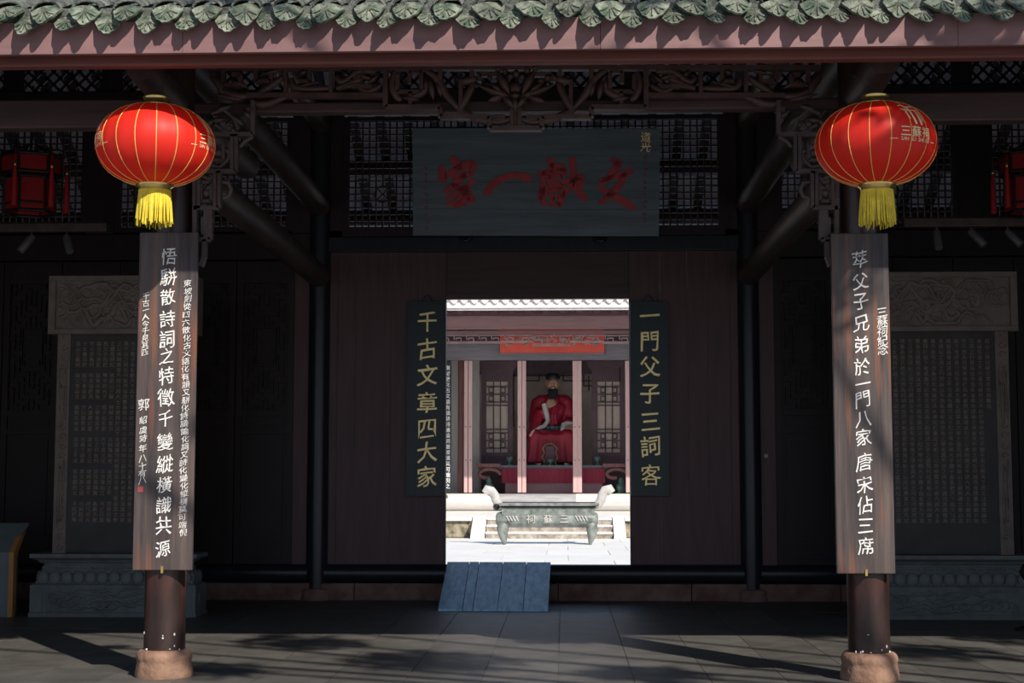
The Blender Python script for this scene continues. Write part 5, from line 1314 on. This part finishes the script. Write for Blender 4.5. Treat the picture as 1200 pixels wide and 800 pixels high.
# ================================================================== lanterns
def red_lantern(cx_px, cy_px, Y, lab, rot, tilt):
    c = at(cx_px, cy_px, Y); R = 70.0 * Y / F; H = 49 * Y / F
    base = c - Vector((0, 0, H))
    t = thing('red_lantern', tuple(c), lab, 'lantern', 'round red lanterns')
    nr = 18; seg = 6; N = nr * seg
    m_ = MB(); vs = []; K = 22
    def rad(ph, a):   # panels bulge between the ribs
        return 1.0 - 0.018 * (abs(math.sin(a * nr / 2)) < 0.0) + 0.012 * abs(math.sin(a * nr / 2)) ** 0.6
    def sp_(a, ph, k=1.0):
        cr_ = math.cos(ph) ** 0.86
        r_ = R * (0.0 + cr_) * rad(ph, a) * k
        return c + Vector((math.cos(a) * r_, math.sin(a) * r_, math.sin(ph) * H * k))
    p0, p1 = -1.30, 1.30
    for k in range(K + 1):
        ph = p0 + (p1 - p0) * k / K
        vs += [sp_(rot + 2 * PI * i / N, ph) for i in range(N)]
    fs = [(k * N + i, k * N + (i + 1) % N, (k + 1) * N + (i + 1) % N, (k + 1) * N + i) for k in range(K) for i in range(N)]
    m_.add(vs, fs, True); shade = m_.build('silk_shade', M['lred'], t)
    g = MB()
    for i in range(nr):
        a = rot + 2 * PI * i / nr
        # the mesh already starts at rot, so ribs sit in the creases
        g.tube([c + Vector((math.cos(a) * R * math.cos(ph) ** 0.86 * 1.009, math.sin(a) * R * math.cos(ph) ** 0.86 * 1.009, math.sin(ph) * H * 1.006)) for ph in [p0 + (p1 - p0) * k / 18 for k in range(19)]], 0.0032, 5)
    g.build('rib_thread', M['lgold'], shade, kind='stuff')
    zt = math.sin(p1) * H; r0 = R * math.cos(p1) ** 0.86
    MB().lathe(c, [(r0 * 0.95, zt - 0.015), (r0 * 1.02, zt + 0.0), (r0 * 1.0, zt + 0.012), (r0 * 0.74, zt + 0.02), (r0 * 0.70, zt + 0.06), (r0 * 0.74, zt + 0.066), (r0 * 0.6, zt + 0.07), (0.001, zt + 0.07)], 32).build('top_cap', M['brass'], t)
    bcap = MB().lathe(c, [(r0 * 0.9, -zt + 0.015), (r0 * 1.0, -zt + 0.0), (r0 * 0.98, -zt - 0.02), (r0 * 0.86, -zt - 0.03), (r0 * 0.85, -zt - 0.045), (0.001, -zt - 0.045)], 32).build('bottom_cap', M['brass'], t)
    g = MB(); rr = random.Random(int(cx_px))
    for q in range(2):
        n = 70 - 20 * q
        for i in range(n):
            a = 2 * PI * i / n; r_ = r0 * (0.80 - 0.25 * q); L_ = 0.235 + rr.uniform(-0.02, 0.035); sw = rr.uniform(-0.010, 0.010)
            p = c + Vector((math.cos(a) * r_, math.sin(a) * r_, -zt - 0.035))
            g.tube([p, p + Vector((math.cos(a) * 0.008 + sw * 0.4, math.sin(a) * 0.008, -L_ * 0.5)), p + Vector((math.cos(a) * 0.014 + sw, math.sin(a) * 0.014, -L_))], [0.0058, 0.0052, 0.0035], 5, caps=False)
    g.build('tassel', M['tassel'], bcap, kind='stuff')
    top = c + Vector((0, 0, zt + 0.07))
    hook = Vector((c.x + 0.04 * (1 if cx_px < 600 else -1), Y + 0.03, zat(80, 10.55) - 0.115))
    g = MB().tube([top + Vector((-0.05, 0, 0)), top + Vector((0, 0, 0.06)), top + Vector((0.05, 0, 0))], 0.004, 5)
    g.tube([top + Vector((0, 0, 0.055)), top.lerp(hook, 0.5) + Vector((0.02, 0, 0)), hook], 0.0035, 5)
    g.tube([top + Vector((0, 0, 0.055)), top + Vector((-0.1, 0.02, 0.12)), hook + Vector((-0.12, 0.02, 0.03))], 0.0025, 5)
    g.build('hanging_wire', M['wire'], t)
    # printed emblem on two opposite panels
    def wrap(u, v, ac, k):   # u, v in metres on the shade
        ph = math.asin(max(-0.95, min(0.95, v / H))); a = ac + u / R
        cr_ = math.cos(ph) ** 0.86
        b_ = 1.018
        return c + Vector((math.cos(a) * R * cr_ * b_, math.sin(a) * R * cr_ * b_, v * b_))
    for ac in ((-PI / 2 + 0.494, PI / 2 + 0.494) if cx_px > 600 else (-0.22, -2.66)):
        g = MB()
        def flat(ch_, u, v, size, bold, right=1.0):
            vv, ff = glyph(ch_, bold, 2)
            if not vv: return
            xs = [q[0] for q in vv]; x_m = (min(xs) + max(xs)) / 2
            g.add([wrap(u + (x_ - x_m) * size, v + y_ * size, ac, 0) for x_, y_ in vv], ff)
        for ch_, u in (('三', -0.085), ('蘇', 0.0), ('祠', 0.085)): flat(ch_, u, -0.022, 0.080, 0.008)
        txt = 'SAN SU SHRINE'; u = -0.112
        for q in txt:
            if q != ' ': flat(q, u, -0.056, 0.034, 0.002)
            u += 0.0190
        def st_(L, Ws): stroke_into(g, [(u_ * 1.1, v_ * 1.1 + 0.068 if v_ >= 0 else v_) for u_, v_ in L], Ws, lambda u_, v_, d_: wrap(u_, v_, ac, 0), 0)
        st_([(-0.175, -0.046), (-0.13, -0.046)], [0.004, 0.004]); st_([(0.13, -0.046), (0.175, -0.046)], [0.004, 0.004])
        st_([(-0.085, 0.115), (-0.04, 0.118), (-0.015, 0.085), (0.005, 0.0)], [0.006, 0.010, 0.016, 0.020]); st_([(-0.08, 0.092), (-0.045, 0.083), (0.02, 0.088), (0.08, 0.092)], [0.005, 0.009, 0.008, 0.004])
        st_([(-0.03, 0.108), (0.01, 0.112), (0.045, 0.114)], [0.005, 0.014, 0.006]); st_([(-0.05, 0.07), (-0.035, 0.03)], [0.010, 0.012]); st_([(0.038, 0.085), (0.048, 0.0)], [0.012, 0.022]); st_([(0.062, 0.08), (0.070, 0.02)], [0.008, 0.010])
        g.build('printed_emblem', M['lprint'], shade)
    return t
red_lantern(182.5, 170.5, 10.42, 'round red lantern whose gold print only shows at its edges, by the sealed board', 0.10, 0)
red_lantern(1026.5, 169.5, 10.42, 'round red lantern with a pale gold gate emblem and lettering facing forward', 0.22, 0)

def palace_lantern(cx_px, cy_px, Y, lab, rot):
    c = at(cx_px, cy_px, Y); k = Y / F
    t = thing('palace_lantern', tuple(c), lab, 'lantern', 'hexagonal palace lanterns')
    def hexp(r, z, i): a = rot + i * PI / 3; return c + Vector((math.cos(a) * r, math.sin(a) * r, z))
    R1, R2 = 34 * k, 29 * k; zt = 34 * k; za = 12 * k; zb_ = -34 * k
    for i in range(6):
        for (r, z0, z1, nm_) in ((R1, za + 0.02, zt - 0.02, 'upper_panel'), (R2, zb_ + 0.1, za - 0.06, 'silk_panel'), (R2, zb_ + 0.02, zb_ + 0.07, 'lower_panel')):
            a_, b_ = hexp(r, z0, i), hexp(r, z0, i + 1); m0 = (a_ + b_) / 2; ns = (m0 - c); ns.z = 0; ns.normalize()
            dz = Vector((0, 0, (z1 - z0)))
            MB().obox(m0 + dz / 2, (b_ - a_) * 0.44, ns * 0.006, dz / 2).build(nm_, M['hexred'], t)
    g = MB()
    for i in range(6):
        g.cyl(hexp(R1, za, i), hexp(R1, zt + 0.06, i), 0.014, n=6); g.cyl(hexp(R2, zb_, i), hexp(R2, za, i), 0.012, n=6)
        for r, z, rr_ in ((R1, za, 0.016), (R1, zt, 0.018), (R2, za - 0.04, 0.012), (R2, zb_ + 0.085, 0.010), (R2, zb_, 0.016)): g.cyl(hexp(r, z, i), hexp(r, z, i + 1), rr_, n=6)
        g.tube([hexp(R1, zt + 0.04, i), hexp(R1 * 0.7, zt + 0.05, i), hexp(R1 * 0.2, zt + 0.12, i)], 0.01, 6)
        for q in range(6):
            p = hexp(R2, za - 0.04, i).lerp(hexp(R2, za - 0.04, i + 1), (q + 0.5) / 6); g.ell(p - Vector((0, 0, 0.012)), 0.022, 0.012, 0.014, 8, 5)
        g.tube([hexp(R1, zt + 0.05, i), hexp(R1 * 1.15, zt + 0.08, i), hexp(R1 * 1.22, zt + 0.02, i)], 0.009, 6)
    g.cyl(c + Vector((0, 0, zt + 0.1)), c + Vector((0, 0, zt + 0.75)), 0.01, n=6)
    g.build('frame', M['hexblack'], t)
    for i in range(6):
        p = hexp(R1 * 1.22, zt + 0.02, i)
        tt = MB(); tt.cyl(p, p - Vector((0, 0, 0.12)), 0.003, n=5)
        tt.lathe(p - Vector((0, 0, 0.58)), [(0.030, 0), (0.024, 0.3), (0.014, 0.40), (0.006, 0.43)], 10); tsl = tt.build('tassel', M['rtassel'], t)
        MB().lathe(p - Vector((0, 0, 0.17)), [(0.004, -0.01), (0.017, 0), (0.012, 0.015), (0.017, 0.03), (0.004, 0.045)], 10).build('bead', M['brass'], tsl)
palace_lantern(36, 217, 15.2, 'hexagonal red palace lantern in a black frame above the stele with the lectern', 0.42)
palace_lantern(1207, 216, 15.2, 'hexagonal red palace lantern partly cut off by the frame, on the door-knob side', -0.42 + PI / 3)

# spotlights hanging below the rails
for i, (px, py, dx, s, lab) in enumerate(((30, 285, -0.09, -1, 'tilted spotlight under the rail below the fully visible palace lantern, outer one'), (80, 283, 0.06, -1, 'spotlight under the rail closer to the sealed board'), (1099, 283, 0.0, 1, 'upright spotlight hanging nearest the board without a seal'),
                                      (1147, 282, 0.12, 1, 'tilted spotlight in the middle of the three above the stele cap'), (1190, 282, 0.12, 1, 'tilted spotlight farthest from the board without a seal'))):
    Y = 15.6; top = at(px - dx * 60, 271, Y); zr = zat(268, Y)
    t = thing('spotlight', (top.x, Y + 0.05, zr), lab, 'spotlight', 'spotlights on the rails')
    p = Vector((top.x, Y + 0.05, zr)); q = p + Vector((0, 0, -0.05)); d_ = Vector((dx * 1.4, -0.10, -0.22)).normalized()
    MB().cyl(p + Vector((0, 0, 0.0)), q, 0.008, n=8).build('stem', M['spot'], t)
    MB().tube([q - d_ * 0.02, q + d_ * 0.02, q + d_ * 0.19, q + d_ * 0.2], [0.03, 0.042, 0.042, 0.038], 14).build('housing', M['spot'], t)

# ================================================================== ramp, lectern, post
YR0 = 16.74; zr1 = zs + 0.02
rp = thing('wooden_ramp', (at(578, 714, YR0).x, YR0, 0), 'blue-lit ramp of wooden planks leaning on the ground beam in the doorway', 'ramp')
bot = [513, 542, 554, 583, 613, 642.5]; top = [524, 550, 561.5, 589.5, 617, 645.5]
for k in range(5):
    xb0, xb1 = at(bot[k], 714, YR0).x + 0.003, at(bot[k + 1], 714, YR0).x - 0.003
    xt0, xt1 = at(top[k], 662, YW - 0.1).x + 0.003, at(top[k + 1], 662, YW - 0.1).x - 0.003
    z0, z1 = 0.03, zr1 + 0.012; y1 = YW - 0.08; jz = random.uniform(-0.002, 0.002)
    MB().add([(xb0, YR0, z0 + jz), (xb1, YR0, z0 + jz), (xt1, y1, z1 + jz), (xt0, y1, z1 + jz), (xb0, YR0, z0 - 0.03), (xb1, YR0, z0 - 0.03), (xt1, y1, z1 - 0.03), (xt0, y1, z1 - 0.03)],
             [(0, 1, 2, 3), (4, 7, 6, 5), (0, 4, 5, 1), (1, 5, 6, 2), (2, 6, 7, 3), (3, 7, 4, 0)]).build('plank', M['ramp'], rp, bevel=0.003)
for f_ in (0.2, 0.8):
    y = YR0 + (YW - 0.1 - YR0) * f_; z = (zr1) * f_ - 0.03
    MB().box(at(520, 700, y).x, at(640, 700, y).x, y - 0.04, y + 0.04, z - 0.02, z + 0.012).build('batten', M['panel'], rp)

YL = 15.92
a = at(16, 722, YL)
lc = thing('information_lectern', (at(5, 700, YL).x, YL, 0), 'slanted grey information lectern with an orange edge beside a stele', 'lectern')
xr = at(16, 700, YL).x; xr2 = at(34, 615, YL + 0.33).x
zt0_, zt1_ = zat(650, YL, 16), zat(615.5, YL + 0.33, 30)
MB().add([(-6.9, YL, 0), (xr - 0.06, YL, 0), (xr - 0.06, YL, zt0_), (-6.9, YL, zt0_), (-6.9, YL + 0.04, 0), (xr - 0.06, YL + 0.04, 0), (xr - 0.06, YL + 0.04, zt0_), (-6.9, YL + 0.04, zt0_)], [(0, 1, 2, 3), (4, 7, 6, 5), (1, 5, 6, 2), (3, 2, 6, 7), (0, 3, 7, 4)]).build('front_panel', M['standgrey'], lc)
top_ = MB(); y1_ = YL + 0.33
top_.add([(-6.9, YL - 0.02, zt0_), (xr - 0.05, YL - 0.02, zt0_), (xr2, y1_, zt1_), (-6.9, y1_, zt1_), (-6.9, YL - 0.02, zt0_ + 0.025), (xr - 0.05, YL - 0.02, zt0_ + 0.025), (xr2, y1_, zt1_ + 0.025), (-6.9, y1_, zt1_ + 0.025)], [(0, 3, 2, 1), (4, 5, 6, 7), (0, 1, 5, 4), (1, 2, 6, 5), (2, 3, 7, 6), (3, 0, 4, 7)])
top_.build('slanted_top', M['standgrey'], lc)
g = MB()
for k in range(7):   # rows of small print on the slanted face
    t0 = 0.12 + k * 0.11
    y_, z_ = YL + (y1_ - YL) * t0, zt0_ + (zt1_ - zt0_) * t0 + 0.027
    g.add([(-6.8, y_, z_), (xr - 0.14, y_, z_), (xr - 0.14, y_ + 0.012, z_ + 0.008), (-6.8, y_ + 0.012, z_ + 0.008)], [(0, 1, 2, 3)])
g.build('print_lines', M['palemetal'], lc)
MB().prismx([(YL - 0.03, 0), (YL + 0.06, 0), (YL + 0.06, zt0_ - 0.02), (y1_ + 0.02, zt1_ - 0.03), (y1_ + 0.02, zt1_ + 0.03), (YL - 0.03, zt0_ + 0.03)], xr - 0.055, xr).build('edge_board', M['orange'], lc, bevel=0.004)
MB().box(-6.9, xr - 0.07, YL + 0.25, YL + 0.29, 0, zt1_ - 0.1).build('back_leg', M['standgrey'], lc)
b = at(1203, 670, 14.9)
g = MB()
t = thing('iron_finial_stand', (b.x, 14.9, 0), 'black iron stand with a toothed ball top at the edge of the frame', 'stand')
g.ell(b, 0.06, 0.06, 0.085, 16, 10)
for k in range(10):
    a_ = k * PI / 5; g.ell(b + Vector((math.cos(a_) * 0.062, math.sin(a_) * 0.062, 0)), 0.016, 0.016, 0.014, 8, 5)
g.build('ball_top', M['hexblack'], t)
MB().lathe((b.x, 14.9, 0), [(0.13, 0), (0.13, 0.02), (0.03, 0.05), (0.018, 0.1), (0.018, b.z - 0.07)], 16).build('pole', M['hexblack'], t)

# ================================================================== trees in the front yard that throw the dappled shade
def tree(x, y, h, crown, nleaf, seed, lab):
    rr = random.Random(seed)
    t = thing('shade_tree', (x, y, 0), lab, 'tree')
    g = MB(); g.tube([(x, y, 0), (x + 0.1, y, h * 0.3), (x - 0.1, y + 0.1, h * 0.6)], [0.22, 0.17, 0.13], 12)
    tips = []
    for k in range(len(crown)):
        c, r = crown[k]
        p0 = Vector((x - 0.05, y + 0.05, h * rr.uniform(0.35, 0.58))); m_ = p0.lerp(Vector(c), 0.5) + Vector((0, 0, 0.3)); g.tube([p0, m_, Vector(c)], [0.09, 0.06, 0.03], 8)
        for q in range(5):
            e = Vector(c) + Vector((rr.uniform(-1, 1), rr.uniform(-1, 1), rr.uniform(-0.6, 0.6))) * r; g.tube([Vector(c), Vector(c).lerp(e, 0.5) + Vector((0, 0, 0.1)), e], [0.035, 0.025, 0.01], 6)
    g.build('trunk', M['bark'], t)
    lf = MB()
    tot = sum(r ** 2 for c, r in crown)
    for c, r in crown:
        for q in range(int(nleaf * r * r / tot)):
            dv = Vector((rr.gauss(0, 1), rr.gauss(0, 1), rr.gauss(0, 1))).normalized() * r * rr.random() ** 0.45; dv.z *= 0.6
            p = Vector(c) + dv; a_ = Vector((rr.uniform(-1, 1), rr.uniform(-1, 1), rr.uniform(-0.5, 0.3))).normalized() * rr.uniform(0.06, 0.12)
            b_ = a_.cross(Vector((rr.uniform(-0.4, 0.4), rr.uniform(-0.4, 0.4), 1))).normalized() * a_.length * 0.45
            lf.add([p - a_, p + b_, p + a_, p - b_], [(0, 1, 2, 3)])
    lf.build('foliage', M['leaf'], t, kind='stuff')
def sunward(x, y, z, t):
    return (x + 0.69 * t, y - 1.008 * t, z + t)
crown_ = [(sunward(px_, py_, 0, 7.6 + 0.5 * (k_ % 4)), r_) for k_, (px_, py_, r_) in enumerate(((-6.3, 11.2, 0.6), (-5.6, 13.0, 0.6), (-2.0, 13.1, 0.6), (-0.7, 11.7, 0.7), (-2.3, 11.2, 0.45), (0.2, 13.6, 0.5), (3.5, 12.5, 0.6), (4.9, 11.6, 0.6), (4.5, 13.7, 0.6), (2.7, 14.0, 0.4), (1.0, 11.0, 0.5), (6.2, 12.6, 0.7)))]
crown_ += [(sunward(3.3, 9.76, 4.75, 4.6), 0.35), (sunward(0.8, 9.76, 4.5, 5.0), 0.3), (sunward(5.0, 9.76, 4.5, 4.8), 0.4), (sunward(-2.5, 10.42, 3.9, 5.6), 0.22), (sunward(-2.45, 11.1, 1.6, 6), 0.16)]
tree(13.0, 1.0, 9.0, crown_, 4200, 4, 'leafy tree in the front yard outside the view whose branches dapple the light')
